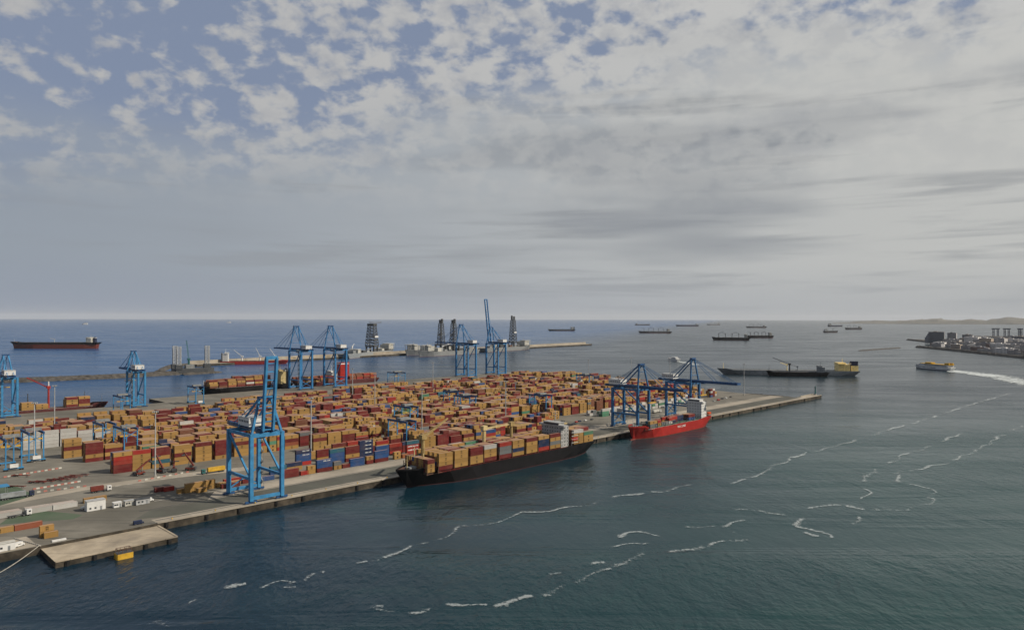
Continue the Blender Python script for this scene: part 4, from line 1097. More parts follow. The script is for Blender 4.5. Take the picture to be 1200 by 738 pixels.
tanker((4223,9079), (4019,9049), 'dark ship with a high bridge in front of the far coast tip', navy_p, boot, 18, 40, 2, tiers=9, hl=34, pipe=False)
tanker((3047,6509), (3212,6526), 'dark offshore ship with mixed deck gear nearest the far coast', dgrey, boot, 17, 30, 2, tiers=5, hl=24, gear=4, pipe=False, gear_h=20)
tanker((-2958,14669), (-2707,14736), 'faint flat ship on the skyline above the drilling ships', grey_p, boot, 20, 44, 2, tiers=4, hl=18, pipe=False)
tanker((-6049,9998), (-5974,10013), 'tiny white ship on the skyline above the big tanker', white_p, white_p, 16, 22, 1, hmat=white_p, tiers=5, hl=50, pipe=False)
tanker((-5614,13960), (-5523,13984), 'tiny white ship on the skyline, left of centre', white_p, white_p, 14, 22, 1, hmat=white_p, tiers=5, hl=50, pipe=False)
pale_yellow = paint('pale_yellow_paint', (.95, .72, .30), .55, f=.9)
# grey tanker with yellow house and its bunker vessel
rt = tanker((359,1244), (590,1212), 'long grey tanker with yellow house and navy funnel', grey_p, dgrey, 9.0, 34, .5, hmat=pale_yellow, tiers=5, hl=22, fun=navy_p, fband=white_p, deckm=steel, group='tankers moored together')
MB().box(1.5, 15, -7, 7, 9, 20).build('funnel_casing', pale_yellow, rt); MB().box(2, 14, -6, 6, 20, 29).build('funnel_top', navy_p, rt)
tanker((431,1205), (529,1189), 'smaller black tanker lying alongside the long grey one', black_h, black_h, 7.5, 18, .5, hmat=grey_p, tiers=4, hl=12, gear=1, gear_h=15, gear_m=dgrey, group='tankers moored together')
# ferry
p, rz, L = ends((796,1402), (820,1321)); rt = empty('ferry', p, rz, 'white and yellow fast ferry leaving a broad white wake', 'ferry')
hull(rt, L, 17, 7.0, [white_p, navy_p], fc=1.5, fcs=.85, boot=1.4, rake=.985)
MB().prism([(6,-8),(L*.70,-8),(L*.86,-5),(L*.90,0),(L*.86,5),(L*.70,8),(6,8)], 7, 12.5).build('cabin', white_p, rt)
for sg in (-1, 1):
    for zz in (8.6, 10.9): MB().box(10, L*.68, min(sg*8, sg*8.06), max(sg*8, sg*8.06), zz, zz+.9).build('window_strip', glass, rt)
MB().prism([(4,-8.3),(L*.72,-8.3),(L*.84,-5.2),(L*.84,5.2),(L*.72,8.3),(4,8.3)], 12.5, 13.3).build('roof', yellow, rt)
MB().prism([(L*.52,-6),(L*.68,-6),(L*.73,0),(L*.68,6),(L*.52,6)], 13.3, 16.2).build('bridge', yellow, rt)
for sg in (-1, 1): MB().prism([(5, sg*5.5-1.6),(16, sg*5.5-1.6),(16, sg*5.5+1.6),(5, sg*5.5+1.6)], 13.3, 17.0).build('funnel', yellow, rt)
MB().tube((L*.6,0,16), (L*.6,0,22), .3, .2).build('radar_mast', white_p, rt)
MB().text('Fred. Olsen Express', 4.2, (0,0,0), (1,0,0), (0,0,1)).build('lettering', navy_p, rt, (L*.55, -8.62, 4.6)).rotation_euler.z = 0
MB().text('Fred. Olsen Express', 4.2, (0,0,0), (-1,0,0), (0,0,1)).build('lettering', navy_p, rt, (L*.55, 8.62, 4.6))
# white motor yacht
p, rz, L = ends((366,1660), (377,1606)); rt = empty('motor_boat', p, rz, 'white motor boat speeding off behind the right hand cranes', 'boat')
hull(rt, L, 14, 5, [white_p, white_p], fc=1, fcs=.7, boot=.5, deck_mat=white_p)
MB().prism([(L*.12,-5),(L*.62,-5),(L*.78,0),(L*.62,5),(L*.12,5)], 5, 8.4).prism([(L*.2,-4),(L*.5,-4),(L*.6,0),(L*.5,4),(L*.2,4)], 8.4, 11).build('cabin', white_p, rt)
MB().box(L*.15, L*.6, -5.06, 5.06, 6.2, 7.2).build('window_strip', glass, rt)
# cargo ship with white cranes at the outer pier
p, rz, L = ends((-470,1500), (-604,1474)); rt = empty('cargo_ship', p, rz, 'red hulled cargo ship with three white cranes before the storm wall', 'ship')
hull(rt, L, 22, 7, [red_p, boot], fc=2, boot=1, deck_mat=rust_deck)
house(rt, 6, 18, 8.5, 7, 7, wing=10, funnel=(1.5, 5.2, 2.6, 28), ft=navy_p, fmat=grey_p)
for x, az, el in ((50, math.pi*.93, 38), (92, math.pi*.96, 64), (128, math.pi*.95, 55)):
    jib_crane(rt, x, 0, 7, 11, 24 if x > 60 else 26, az, R(el), white_p, 1.8)
for i in range(5): MB().box(24+i*21, 42+i*21, -8, 8, 7, 9).build('hatch_cover', rust_deck, rt)
# derricks
def lattice(m, x, y, z0, z1, w0, w1, n, t=.7, rings=True):
    cs = lambda k: [(x+sx*(w0+(w1-w0)*k)/2, y+sy*(w0+(w1-w0)*k)/2, z0+(z1-z0)*k) for sx, sy in ((-1,-1),(1,-1),(1,1),(-1,1))]
    for i in range(n):
        a, b = cs(i/n), cs((i+1)/n)
        for j in range(4):
            m.beam(a[j], b[j], t*1.35); m.beam(a[j], b[(j+1) % 4], t*.8); m.beam(a[(j+1) % 4], b[j], t*.8)
            if rings: m.beam(b[j], b[(j+1) % 4], t)
    return m
def drillship(bow, stern, label, dx_, side=None, L_over=None, horns=True, hel=True, dt=98, wide=22, hm=None):
    p, rz, L = ends(bow, stern); rt = empty('drilling_ship', p, rz, label, 'drill ship', 'drilling ships at the outer pier')
    hull(rt, L, 36, 13, [side or steel, boot], fc=4, fcs=.86, boot=.6, square=True, deck_mat=steel, rake=.975)
    house(rt, L*.80, L*.90, 15, 17, 5, hm or offw, wing=17.5, mast=True)
    if hel:
        h = MB().tube((L*.95,0,33), (L*.95,0,33.8), 12, 12, 16).build('helideck', lgrey, rt); m = MB()
        for a in range(6): m.beam((L*.95+9*math.cos(a), 9*math.sin(a), 17), (L*.95+10*math.cos(a), 10*math.sin(a), 33), .7)
        m.build('helideck_frame', white_p, h)
    x = L*dx_
    sub = MB()
    for sx in (-12, 12):
        for sy in (-12, 12): sub.box(x+sx-2, x+sx+2, sy-2, sy+2, 13, 27)
    sub.box(x-15, x+15, -15, 15, 27, 31); sub.build('substructure', dgrey, rt)
    m = MB(); lattice(m, x, 0, 31, 31+(dt-31)*.82, wide, wide*.62, 7, 1.05)
    for k in (.25, .5): w_ = wide*(1-.38*k); zz = 31+(dt-31)*.82*k; m.box(x-w_/2+.5, x+w_/2-.5, -w_/2+.5, w_/2-.5, zz, zz+1)
    d = m.build('derrick', lat_grey, rt)
    if horns:
        for sy in (-1, 1): MB().box(x-2.6, x+2.6, sy*wide*.24-2.4, sy*wide*.24+2.4, 31+(dt-31)*.82, dt-3 if sy < 0 else dt).build('crown_block', lat_grey, d)
    else: MB().box(x-wide*.36, x+wide*.36, -wide*.36, wide*.36, 31+(dt-31)*.82, 31+(dt-31)*.9).build('crown_block', lat_grey, d)
    zc = 31+(dt-31)*.33
    MB().box(x-wide*.30, x+wide*.42, -wide*.50, -wide*.20, zc, zc+5).build('fingerboard_cabin', white_p, d)
    # deck machinery blocks, pipe racks, cranes, tall intake stacks
    r = random.Random(len(label)*7)
    for i in range(7):
        bx = L*.10+i*L*.095
        if abs(bx-x) < 20: continue
        h_ = r.uniform(5, 13); o = MB().box(bx, bx+r.uniform(12, 19), -r.uniform(9, 15), r.uniform(9, 15), 13, 13+h_)
        o.build('machinery_block', [steel, offw, dgrey, lgrey, rust_deck][i % 5], rt)
    for i in range(3):
        m = MB(); x0 = L*(.18+.2*i)
        for k in range(6): m.beam((x0, -14+k*1.3, 23), (x0+22, -14+k*1.3, 23), .8)
        m.beam((x0+2,-15,13), (x0+2,-15,24), .8).beam((x0+20,-15,13), (x0+20,-15,24), .8); m.build('pipe_rack', offw, rt)
    for f, az in ((.24, .3), (.66, 2.6)): jib_crane(rt, L*f, 14, 13, 15, 34, az, R(16), white_p, 1.6)
    return rt
drillship((-325,1950), (-400,1680), 'grey drilling ship with a single broad derrick on red deck, leftmost', .54, side=grey_p, horns=False, dt=105, wide=30, hel=True)
drillship((-275,1831), (-155,2010), 'drilling ship with twin topped derrick, outer one of the moored pair', .33, dt=112, wide=18)
drillship((-234,1771), (-100,1965), 'drilling ship with twin topped derrick, nearer one of the moored pair', .41, dt=112, wide=18)
drillship((57,2235), (-85,2020), 'drilling ship with white cabins, last before the end of the pier', .62, dt=124, wide=20)
# jack-up barge
rt = empty('jack_up_barge', XY(-560,1235), R(36), 'dark jack-up barge with three tall lattice legs by the rocks', 'barge')
MB().prism([(-30,-24),(30,-24),(48,0),(30,24),(-30,24)], 3, 11).build('platform', dgrey, rt)
for x, y in ((-24,-19),(-24,19),(34,0)):
    lg = lattice(MB(), x, y, -3, 56, 7.5, 7.5, 9, .8).build('leg', lgrey, rt)
    MB().box(x-6.5, x+6.5, y-6.5, y+6.5, 11, 19).build('jack_house', dgrey, lg)
MB().box(-8, 8, -9, 9, 11, 18).build('accommodation', steel, rt)
jib_crane(rt, 2, 17, 11, 16, 40, R(110), R(78), teal_p, 2.0)

# mooring lines of the two ships on the near quay
for (u0, v0, z0, u1, lb) in ((246, 331, 12.0, 236, 'bow line of the black ship, led ahead to the quay'), (250, 337, 12.0, 258, 'bow spring of the black ship, led aft to the quay'), (404, 336, 9.0, 416, 'stern line of the black ship, led astern to the quay'), (400, 337, 9.0, 390, 'stern spring of the black ship, led ahead to the quay'),
        (476, 333, 11.5, 463, 'bow line of the red ship, led ahead to the quay'), (579, 334, 10.0, 590, 'stern line of the red ship, led astern to the quay')):
    a, b = W(u0, v0, z0), W(u1, 342.6, QZ+.9); m = MB(); pts = [a.lerp(b, i/8)-Vector((0, 0, math.sin(i/8*math.pi)*.5)) for i in range(9)]
    for p, q in zip(pts, pts[1:]): m.tube(p, q, .09, n=5)
    tag(m.build('mooring_rope', rope_m), lb, 'rope', 'mooring ropes of the ships at the near quay')

# ------------------------------------------------------------------ lamp masts, beacon, small things on the quay
def lamp_mast(u, v, label, h=45):
    rt = empty('lamp_mast', W(u, v), ROT, label, 'lamp mast', 'tall floodlight masts in the yard')
    MB().tube((0,0,0), (0,0,1.2), 1.1, 1.0, 10).build('footing', concrete_w, rt)
    MB().tube((0,0,1.2), (0,0,h), .52, .34, 10).build('pole', lgrey, rt)
    hd = MB().tube((0,0,h-.3), (0,0,h+.3), 1.5, 1.5, 12).build('head_ring', steel, rt)
    fl = MB().box(-.35,.35,-.3,.3,-.9,-.2).mesh('floodlight', lgrey)
    for i in range(8):
        o = bpy.data.objects.new('floodlight', fl); COL.objects.link(o); o.parent = hd; a = i*math.pi/4; o.location = (1.7*math.cos(a), 1.7*math.sin(a), h+.5); o.rotation_euler.z = a
for u, v, lb in ((150,441,'tall lamp mast rising before the front stacks, beside the reach stackers'),(110.6,542,'tall lamp mast in front of the white container stacks'),(150,667.6,'pale lamp mast behind the white stacks, seen against water'),
        (251.5,442,'lamp mast in the open gap behind the blue containers'),(343,436,'thin lamp mast behind the bow of the black ship'),(438.5,440,'lamp mast behind the stern half of the black ship'),
        (406,590.8,'lamp mast mid yard among maroon and mustard stacks'),(430,668,'lamp mast mid yard, before the two big cranes'),(743,590,'dark lamp mast over the far end of the stacks'),(826,580,'lamp mast at the back of the right end of the yard'),
        (817,407.7,'lamp mast alone at the end of the stacks, before the grey tanker'),(852,534,'lamp mast against the water behind the right hand cranes'),(560,690,'lamp mast amid the far stacks, left of the raised boom')):
    lamp_mast(u, v, lb)
rt = empty('beacon', W(881, 347), ROT, 'dark harbour beacon on the tip of the mole', 'beacon')
MB().tube((0,0,0), (0,0,1.6), 2.2, 2.0, 12).build('plinth', concrete_w, rt); MB().tube((0,0,1.6), (0,0,10), 1.0, .8, 10).build('tower', teal_p, rt)
g_ = MB().tube((0,0,10), (0,0,10.4), 1.7, 1.7, 12).build('gallery', dgrey, rt); MB().tube((0,0,10.4), (0,0,12.4), .7, .7, 10).tube((0,0,12.4), (0,0,13.2), .9, .1, 10).build('lantern', teal_p, g_)
wheel_me = {}
def wheel(parent, x, y, r=.52, w_=.35):
    if (r, w_) not in wheel_me: wheel_me[(r, w_)] = MB().tube((0,-w_/2,0), (0,w_/2,0), r, n=12).tube((0,-w_/2-.01,0), (0,w_/2+.01,0), r*.5, n=8, m=1).mesh('wheel', [tyre, steel])
    o = bpy.data.objects.new('wheel', wheel_me[(r, w_)]); COL.objects.link(o); o.parent = parent; o.location = (x, y, r)
def truck(u, v, rz, label, cabm, load=None, ln=12.4):
    rt = empty('truck', W(u, v), rz, label, 'truck', 'trucks on the yard')
    MB().box(-ln/2, ln/2, -.55, .55, .95, 1.3).box(ln/2, ln/2+4.6, -.5, .5, .7, 1.0).build('chassis', dgrey, rt)
    x = ln/2+1.9
    c = MB().prism([(x,-1.22),(x+2.2,-1.22),(x+2.45,-1.0),(x+2.45,1.0),(x+2.2,1.22),(x,1.22)], .75, 3.35).build('cab', cabm, rt)
    MB().box(x+2.46, x+2.5, -1.0, 1.0, 2.0, 2.95).box(x+.9, x+1.9, -1.25, -1.21, 2.0, 2.9).box(x+.9, x+1.9, 1.21, 1.25, 2.0, 2.9).build('window', glass, c)['kind'] = 'stuff'
    for xx in (-ln/2+1.2, -ln/2+2.5, -ln/2+3.8, ln/2+.6, x+1.4):
        for y in (-1.05, 1.05): wheel(rt, xx, y)
    if load: MB().box(-ln/2, ln/2, -1.24, 1.24, 1.32, 4.0).box(-ln/2-.04, -ln/2, -1.1, 1.1, 1.5, 3.8).build('box_trailer', load, rt)
    return rt
truck(80.5, 439.5, ROT, 'blue grey box truck driving in at the edge of view', navy_p, grey_p, 13.0)
truck(115, 424, ROT-.05, 'truck with maroon box and white cab on the open yard', white_p, boot, 7.2)
truck(180.5, 428.5, ROT+math.pi, 'truck with mustard box near the foot of the near crane', teal_p, yellow, 12.0)
truck(73.6, 398.0, ROT, 'white cab truck standing before the long white containers', white_p, None, 7.0)
truck(600, 392, ROT, 'white cab truck waiting between the right hand cranes', white_p, offw, 12.0)
truck(330, 375, ROT+math.pi, 'truck with empty trailer on the quay road beside the black ship', red_p, None, 12.0)
def stacker(u, v, rz, label, boom=30):
    rt = empty('reach_stacker', W(u, v), rz, label, 'reach stacker', 'reach stackers by the front stacks')
    MB().prism([(-3.6,-1.6),(2.6,-1.5),(3.2,-1.2),(3.2,1.2),(2.6,1.5),(-3.6,1.6)], .9, 2.1).build('chassis', boot, rt)
    MB().box(-4.3, -2.9, -1.55, 1.55, .8, 2.7).build('counterweight', dgrey, rt)
    c = MB().box(-1.6, .3, -.75, .75, 2.1, 3.9).build('cab', dgrey, rt); MB().box(.3, .34, -.65, .65, 2.5, 3.7).build('window', glass, c)
    a = R(boom); o = Vector((-2.6,0,3.3)); d = Vector((math.cos(a),0,math.sin(a)))
    b = MB().beam(o, o+d*9.5, .85, 1.0).beam(o+d*6, o+d*12, .6, .7).build('boom', boot, rt)
    MB().beam(Vector((1.6,0,1.9)), o+d*5.4, .35).build('lift_cylinder', steel, b)
    e = o+d*12; MB().beam(e, e+Vector((.2,0,-1.6)), .5).box(e.x-.9, e.x+.9, -3.2, 3.2, e.z-2.1, e.z-1.6).build('spreader', dgrey, b)
    for x, r in ((2.0,.85),(-2.8,.75)):
        for y in (-1.5, 1.5): wheel(rt, x, y, r, .8)
stacker(145.5, 453, ROT+.2, 'red reach stacker with raised boom, nearest the front left corner stack', 34)
stacker(156.5, 451, ROT+1.9, 'red reach stacker right of the tall lamp mast, boom towards the boxes', 52)
stacker(163.5, 449, ROT+1.2, 'red reach stacker standing between the mast and the parked forklift', 20)
stacker(171.5, 445, ROT+2.4, 'red reach stacker at the right end of the row, arm lifted high', 55)
# skeletal trailers, red
tp = None
for i, (u, v, a) in enumerate(((87,467,-.9),(97.5,471,-.9),(101,470,-.85),(106,470,-.95),(109,469.5,-.9),(112.5,471,-.8),(115.5,472,-.85),(95,497,-.9),(119,474,-.7))):
    if tp is None:
        rt = empty('chassis_trailer', W(u, v), ROT+a, '', 'trailer', 'empty chassis trailers parked on the yard')
        MB().box(-6, 6, -.75, -.45, .95, 1.25).box(-6, 6, .45, .75, .95, 1.25).box(-6.1,-5.7,-1.2,1.2,1.0,1.35).box(5.7,6.1,-1.2,1.2,1.0,1.35).box(-.2,.2,-1.2,1.2,1.0,1.3).build('frame', boot, rt)
        MB().beam((4.3,-.6,.0),(4.3,-.6,1.0),.18).beam((4.3,.6,.0),(4.3,.6,1.0),.18).build('landing_leg', steel, rt)
        for xx in (-4.8,-3.5):
            for y in (-1.0,1.0): wheel(rt, xx, y)
        tp = rt; o = rt
    else: o = clone(tp, W(u, v), ROT+a)
    o['label'] = 'empty red chassis trailer in the row behind the barriers, %s from the left' % ordn(i+1) if i < 7 else ('empty red chassis trailer before the barriers near the yard gantry' if i == 7 else 'empty red chassis trailer at the right end of its row')
# barriers
faded = paint('faded_red_plastic', (.40, .16, .13), .6)
bme = [MB().prism([(-.95,-.28),(.95,-.28),(.95,.28),(-.95,.28)], 0, .35).prism([(-.95,-.13),(.95,-.13),(.95,.13),(-.95,.13)], .35, .95).mesh('road_barrier', mm) for mm in (faded, offw)]
def barriers(a, b, n, label, grp):
    for i in range(n):
        t = i/(n-1); o = bpy.data.objects.new('road_barrier', bme[i % 2]); COL.objects.link(o)
        o.location = W(a[0]+(b[0]-a[0])*t, a[1]+(b[1]-a[1])*t); d = W(*b)-W(*a); o.rotation_euler.z = math.atan2(d.y, d.x)+rnd.uniform(-.06,.06)
        tag(o, ordn(i//2+1)+(' red' if i % 2 == 0 else ' white')+' '+label, 'barrier', grp)
barriers((88,501.5),(117,507), 16, 'plastic barrier in the line below the yard gantry', 'barriers below the yard gantry')
barriers((93,455),(115,458), 14, 'plastic barrier in the line below the red trailers', 'barriers below the red trailers')
barriers((90,446),(114,443), 9, 'plastic barrier in the sparse line beside the service road', 'barriers beside the service road')
barriers((140,436),(168,440), 9, 'plastic barrier in the line before the reach stackers', 'barriers before the reach stackers')
# huts
def hut(u, v, l, w_, h, label, body, roof, rz=ROT):
    rt = empty('site_hut', W(u, v), rz, label, 'hut', 'small huts on the left yard')
    MB().box(-l/2, l/2, -w_/2, w_/2, .15, h).build('wall', body, rt); MB().box(-l/2-.2, l/2+.2, -w_/2-.2, w_/2+.2, h, h+.22).build('roof', roof, rt)
    MB().box(l*.2, l*.2+1.0, -w_/2-.06, -w_/2+.0, .2, 2.3).build('door', grey_p, rt); 
    for xx in (-l*.32, -l*.05): MB().box(xx-.5, xx+.5, -w_/2-.05, -w_/2, 1.2, 2.1).build('window', glass, rt)
hut(104, 386.5, 9.5, 5, 5.6, 'white two storey hut, biggest of the small group before the asphalt', white_p, lgrey)
hut(113.0, 384.2, 4.2, 3, 2.8, 'small white hut in the middle of the group before the asphalt', white_p, white_p)
hut(118.2, 383.5, 5, 3, 2.9, 'low white hut beside the grey roofed one', offw, lgrey)
hut(123.8, 381.8, 7.5, 3.2, 3.1, 'grey green hut with dark roof, right end of its group', lgrey, dgrey)
hut(59.5, 344.5, 10, 3.5, 3.6, 'white hut on the left apron at the edge of view', white_p, offw)
rt = empty('canopy', W(74.5, 455), ROT, 'blue roofed canopy at the edge of view beside the box truck', 'canopy')
MB().prism([(-8,-4),(8,-4),(8,4),(-8,4)], 5.0, 5.5).build('roof', bluetarp, rt)
for x in (-7,7):
    for y in (-3.4,3.4): MB().tube((x,y,0),(x,y,5),.16).build('post', steel, rt)
def car(u, v, rz, label, mm, van=False, grp='cars and vans on the quay'):
    rt = empty('van' if van else 'car', W(u, v), rz, label, 'van' if van else 'car', grp); l = 5.2 if van else 4.4
    MB().prism([(-l/2,-.9),(l/2-.2,-.9),(l/2,-.6),(l/2,.6),(l/2-.2,.9),(-l/2,.9)], .35, 1.0).build('body', mm, rt)
    c = MB().prism([(-l*.48,-.84),(l*.16 if not van else l*.3,-.84),(l*.16 if not van else l*.3,.84),(-l*.48,.84)], 1.0, 2.1 if van else 1.5).build('cabin', mm, rt)
    MB().box(-l*.2, l*.12, -.87, -.83, 1.1, 1.42).box(-l*.2, l*.12, .83, .87, 1.1, 1.42).build('window', glass, c)['kind'] = 'stuff'
    for x in (-l*.31, l*.31):
        for y in (-.82, .82): wheel(rt, x, y, .33, .22)
car(110.5, 345.5, ROT, 'blue pickup on the apron edge above the landing slab', navy_p, True)
car(65.5, 346.5, ROT+.5, 'white van beside the hut on the left apron', white_p, True)
car(101, 391.8, ROT+.4, 'white car parked behind the biggest white hut', white_p)
car(128, 385, ROT, 'white van parked at the right of the hut group', white_p, True)
kinds = [('white', white_p), ('dark', dgrey), ('silver', lgrey), ('red', red_p), ('blue', navy_p)]
for i in range(12):
    nm, mm = kinds[i % 5]; car(640+i*13+rnd.uniform(-2,2), 402+rnd.uniform(-4,8), ROT+rnd.uniform(-.2,.2)+(0 if i % 3 else 1.5), f'{nm} {"van" if i % 4 == 0 else "car"} parked on the right yard, {ordn(i+1)} along from the near end', mm, i % 4 == 0)
for i in range(6):
    nm, mm = kinds[(i+1) % 5]; car(478+i*7.5+rnd.uniform(-2,2), 404+rnd.uniform(-3,6), ROT+rnd.uniform(-.3,.3), f'{nm} car on the open yard behind the black ship, {ordn(i+1)} from its bridge', mm)
# pontoon, beam and rope at the slab
rt = empty('mooring_pontoon', W(94.5, 312.6, 0), ROT, 'yellow floating pontoon with steel frame lying off the landing slab', 'pontoon')
MB().prism([(-3.2,-2.4),(3.2,-2.4),(3.6,-2),(3.6,2),(3.2,2.4),(-3.2,2.4),(-3.6,2),(-3.6,-2)], -1, 2.6).build('float', yellow, rt)
MB().box(-3.4, 3.4, -2.2, 2.2, 2.6, 2.8).build('deck', dgrey, rt)
m = MB()
for x in (-2.9,-1.0,1.0,2.9):
    for y in (-1.9,1.9): m.beam((x,y,2.8),(x,y,4.6),.22)
for y in (-1.9,1.9): m.beam((-2.9,y,4.6),(2.9,y,4.6),.2)
m.beam((-2.9,-1.9,4.6),(-2.9,1.9,4.6),.2).beam((2.9,-1.9,4.6),(2.9,1.9,4.6),.2).build('frame', rust_deck, rt)
b = MB().beam((-3,0,0.35), (3,0,.35), 1.5, .7).build('covered_beam', white_p, None, W(79, 343.5), ROT); tag(b, 'white covered beam lying by the corner of the landing slab', 'beam')
m = MB(); a, b = W(71.5, 340.5, QZ+.5), XY(-173, 222, 13); pts = [a.lerp(b, i/16)-Vector((0,0,math.sin(i/16*math.pi)*2.0)) for i in range(17)]
for p, q in zip(pts, pts[1:]): m.tube(p, q, .17, n=6)
tag(m.build('mooring_rope', rope_m), 'thick pale mooring rope stretched from the corner of the left apron', 'rope')

# ------------------------------------------------------------------ town on the peninsula
br = random.Random(11)
def building(x, y, w_, d, h, rz, mi, label, step=0, name='apartment_building'):
    mat = bgrey[mi]; rt = empty(name, XY(x, y, 4.0), rz, label, 'building', 'town buildings on the peninsula')
    b = MB(); fl = max(2, int(h/3.2)); hh = fl*3.2; b.box(-w_/2, w_/2, -d/2, d/2, 0, hh)
    for k in range(step): b.box(-w_/2-(k+1)*5, -w_/2-k*5, -d/2+1, d/2-1, 0, hh*(1-.16*(k+1)))
    b.build('wall', mat, rt)
    rf = MB().box(-w_/2-.4, w_/2+.4, -d/2-.4, d/2+.4, hh, hh+.9).build('roof', roofm if mi != 4 else bgrey[0], rt)
    MB().box(-w_*.2, w_*.05, -d*.2, d*.2, hh+.9, hh+4).box(w_*.2, w_*.32, -d*.3, d*.0, hh+.9, hh+2.6).build('roof_hut', bgrey[(mi+1) % 5], rf)
    m = MB(); n = max(3, int(w_/4)); nd = max(2, int(d/4))
    for f in range(fl):
        z = f*3.2+.9
        for i in range(n):
            xx = -w_/2+(i+.5)*w_/n; m.box(xx-.9, xx+.9, -d/2-.06, -d/2+.02, z, z+1.6)
        for i in range(nd):
            yy = -d/2+(i+.5)*d/nd; m.box(-w_/2-.06, -w_/2+.02, yy-.8, yy+.8, z, z+1.6)
    m.build('window', glass, rt)['kind'] = 'stuff'
    m = MB()
    for f in range(1, fl): m.box(-w_/2-.5, w_/2+.5, -d/2-1.1, -d/2, f*3.2-.15, f*3.2+.12)
    m.build('balcony_slab', bgrey[(mi+2) % 5] if mi != 2 else bgrey[1], rt)['kind'] = 'stuff'
FA = R(-62)
building(1640, 2745, 62, 26, 52, R(-40), 2, 'tallest dark apartment block at the tip of the town, stepped on one side', 3)
building(1672, 2700, 34, 26, 50, R(-40), 1, 'grey tower joined to the tallest block at the tip')
building(1680, 2620, 38, 24, 44, R(-42), 2, 'dark slab block with blank front, next to the tip tower')
building(1570, 2470, 70, 26, 31, R(-58), 2, 'long dark block on the waterfront after the slab block')
building(1503, 2250, 40, 26, 40, R(-58), 3, 'ochre block with balconies on the waterfront')
building(1485, 2160, 34, 26, 42, R(-58), 0, 'pale block beside the ochre waterfront block')
building(1465, 2060, 60, 30, 34, R(-60), 1, 'green grey block in the middle of the waterfront')
building(1440, 1930, 44, 28, 30, R(-60), 0, 'pale waterfront block with roof huts, near the edge of view')
building(1420, 1830, 50, 30, 27, R(-62), 4, 'white waterfront block cut by the edge of view')
building(1526, 2370, 30, 20, 17, R(-58), 4, 'low white house between the dark block and the ochre block')
building(1610, 2560, 24, 16, 9, R(-50), 4, 'low white shed before the slab block')
building(1575, 2540, 20, 14, 8, R(-50), 0, 'low pale shed on the shore road near the tip')
tones = ['pale', 'grey', 'dark', 'ochre', 'white', 'brick']
k = 0
for row, (xo, cnt) in enumerate(((44, 20), (92, 19), (150, 17), (225, 14), (310, 12), (400, 12))):
    for i in range(cnt):
        y = 1690+i*(1000/cnt)+br.uniform(-12, 12); x = 1272+xo+(y-1759)*.196+br.uniform(-10, 10)+max(0, y-2400)*.35
        if y > 2560 and row < 3: continue
        mi = br.choice([0,0,0,1,1,2,3,4,4,5]); h = br.uniform(10, 19) if row == 0 else (br.uniform(16, 30) if row == 1 else br.uniform(22, 40)+row)
        building(x, y, br.uniform(30, 62), br.uniform(18, 28), h, R(br.uniform(-68, -48)), mi, f'{tones[mi]} town block in the {ordn(row+2)} street back, {ordn(i+1)} towards the tip')
def portal(x, y, rz, label, w_=34, h=46):
    rt = empty('harbour_gantry', XY(x, y, 4), rz, label, 'crane', 'dark gantries beyond the town')
    for sx in (-w_/2, w_/2):
        for sy in (-8, 8): MB().beam((sx, sy, 0), (sx, sy, h), 3.2).build('leg', navy_p, rt)
        MB().box(sx-2.5, sx+2.5, -8, 8, h*.55, h*.62).build('cross_beam', navy_p, rt)
    MB().box(-w_/2-9, w_/2+9, -6, 6, h, h+6).build('girder', navy_p, rt)
for px_, lb, w_ in ((2640,'broad dark gantry beyond the town roofs, nearest the tip',26),(2690,'second dark gantry beyond the town roofs',24),(2750,'narrow dark gantry beyond the town roofs',12),(2800,'widest dark gantry beyond the town roofs',44)):
    portal(px_, 3880-(px_-2640)*.3, R(-8), lb, w_)
MB().prism([(K*x, K*y) for x, y in ((2500,3050),(2560,3960),(4300,3900),(4300,3000))], -3, 4.0).build('harbour_ground', land_m, kind='structure')
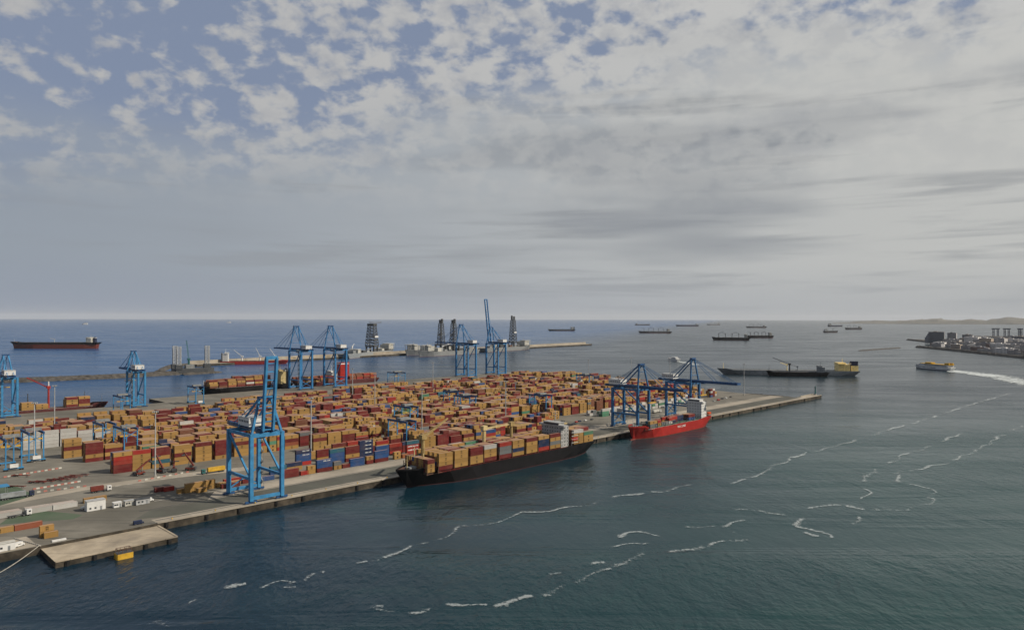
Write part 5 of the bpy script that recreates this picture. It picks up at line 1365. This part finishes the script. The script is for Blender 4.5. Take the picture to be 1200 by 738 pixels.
# foliage clumps between the houses
def tree(x, y, h, lb):
    rt = empty('palm_tree' if False else 'tree', XY(x, y, 4), 0, lb, 'tree', 'street trees by the town shore')
    MB().tube((0,0,0), (.3,0,h*.5), .35, .2, 7).tube((.2,0,h*.4), (1.4,.6,h*.65), .16, .08, 5).tube((.2,0,h*.42), (-1.2,-.5,h*.68), .16, .08, 5).build('trunk', rust_deck, rt)
    m = MB()
    for i in range(170):
        a = br.uniform(0, 6.28); el = br.uniform(-.4, 1.4); rr = h*.30*br.uniform(.35, 1.0)*(1+.25*math.sin(3*a))
        c = Vector((rr*math.cos(a)*math.cos(el), rr*math.sin(a)*math.cos(el), h*.66+rr*math.sin(el)*.8)); n1 = Vector((br.uniform(-1,1), br.uniform(-1,1), br.uniform(-1,1)))*.75; n2 = Vector((br.uniform(-1,1), br.uniform(-1,1), br.uniform(-1,1)))*.75
        m.add([c-n1, c+n2, c+n1, c-n2], [(0,1,2,3)])
    m.build('crown', leaf_m, rt)
for i in range(14):
    y = 1760+i*52; tree(1338+(y-1759)*.185+br.uniform(-6, 6)+ (40 if i % 3 == 0 else 0), y, br.uniform(9, 13), f'dark tree by the town shore road, {ordn(i+1)} from the edge of view')
# road along the shore
m = MB(); a = [XY(1292,1400,4.02), XY(1303,1759,4.02), XY(1368,2090,4.02), XY(1432,2405,4.02)]
for p, q in zip(a, a[1:]):
    d = Vector((11,0,0)); m.add([p, p+d, q+d, q], [(0,1,2,3)])
m.build('shore_road', asphalt_m, kind='structure')

# ------------------------------------------------------------------ haze
hm_ = bpy.data.materials.new('haze'); hm_.use_nodes = True; t = NT(hm_.node_tree); hm_.node_tree.nodes.clear()
pv = t.n('ShaderNodeVolumePrincipled'); pv.inputs['Color'].default_value = (.86, .90, .95, 1); pv.inputs['Density'].default_value = HAZE; pv.inputs['Anisotropy'].default_value = .0
t.n('ShaderNodeOutputMaterial', i_1=pv)
Hs = 72000
MB().box(-Hs, Hs, -Hs, Hs, -7.5, 460).build('haze', hm_, kind='stuff')
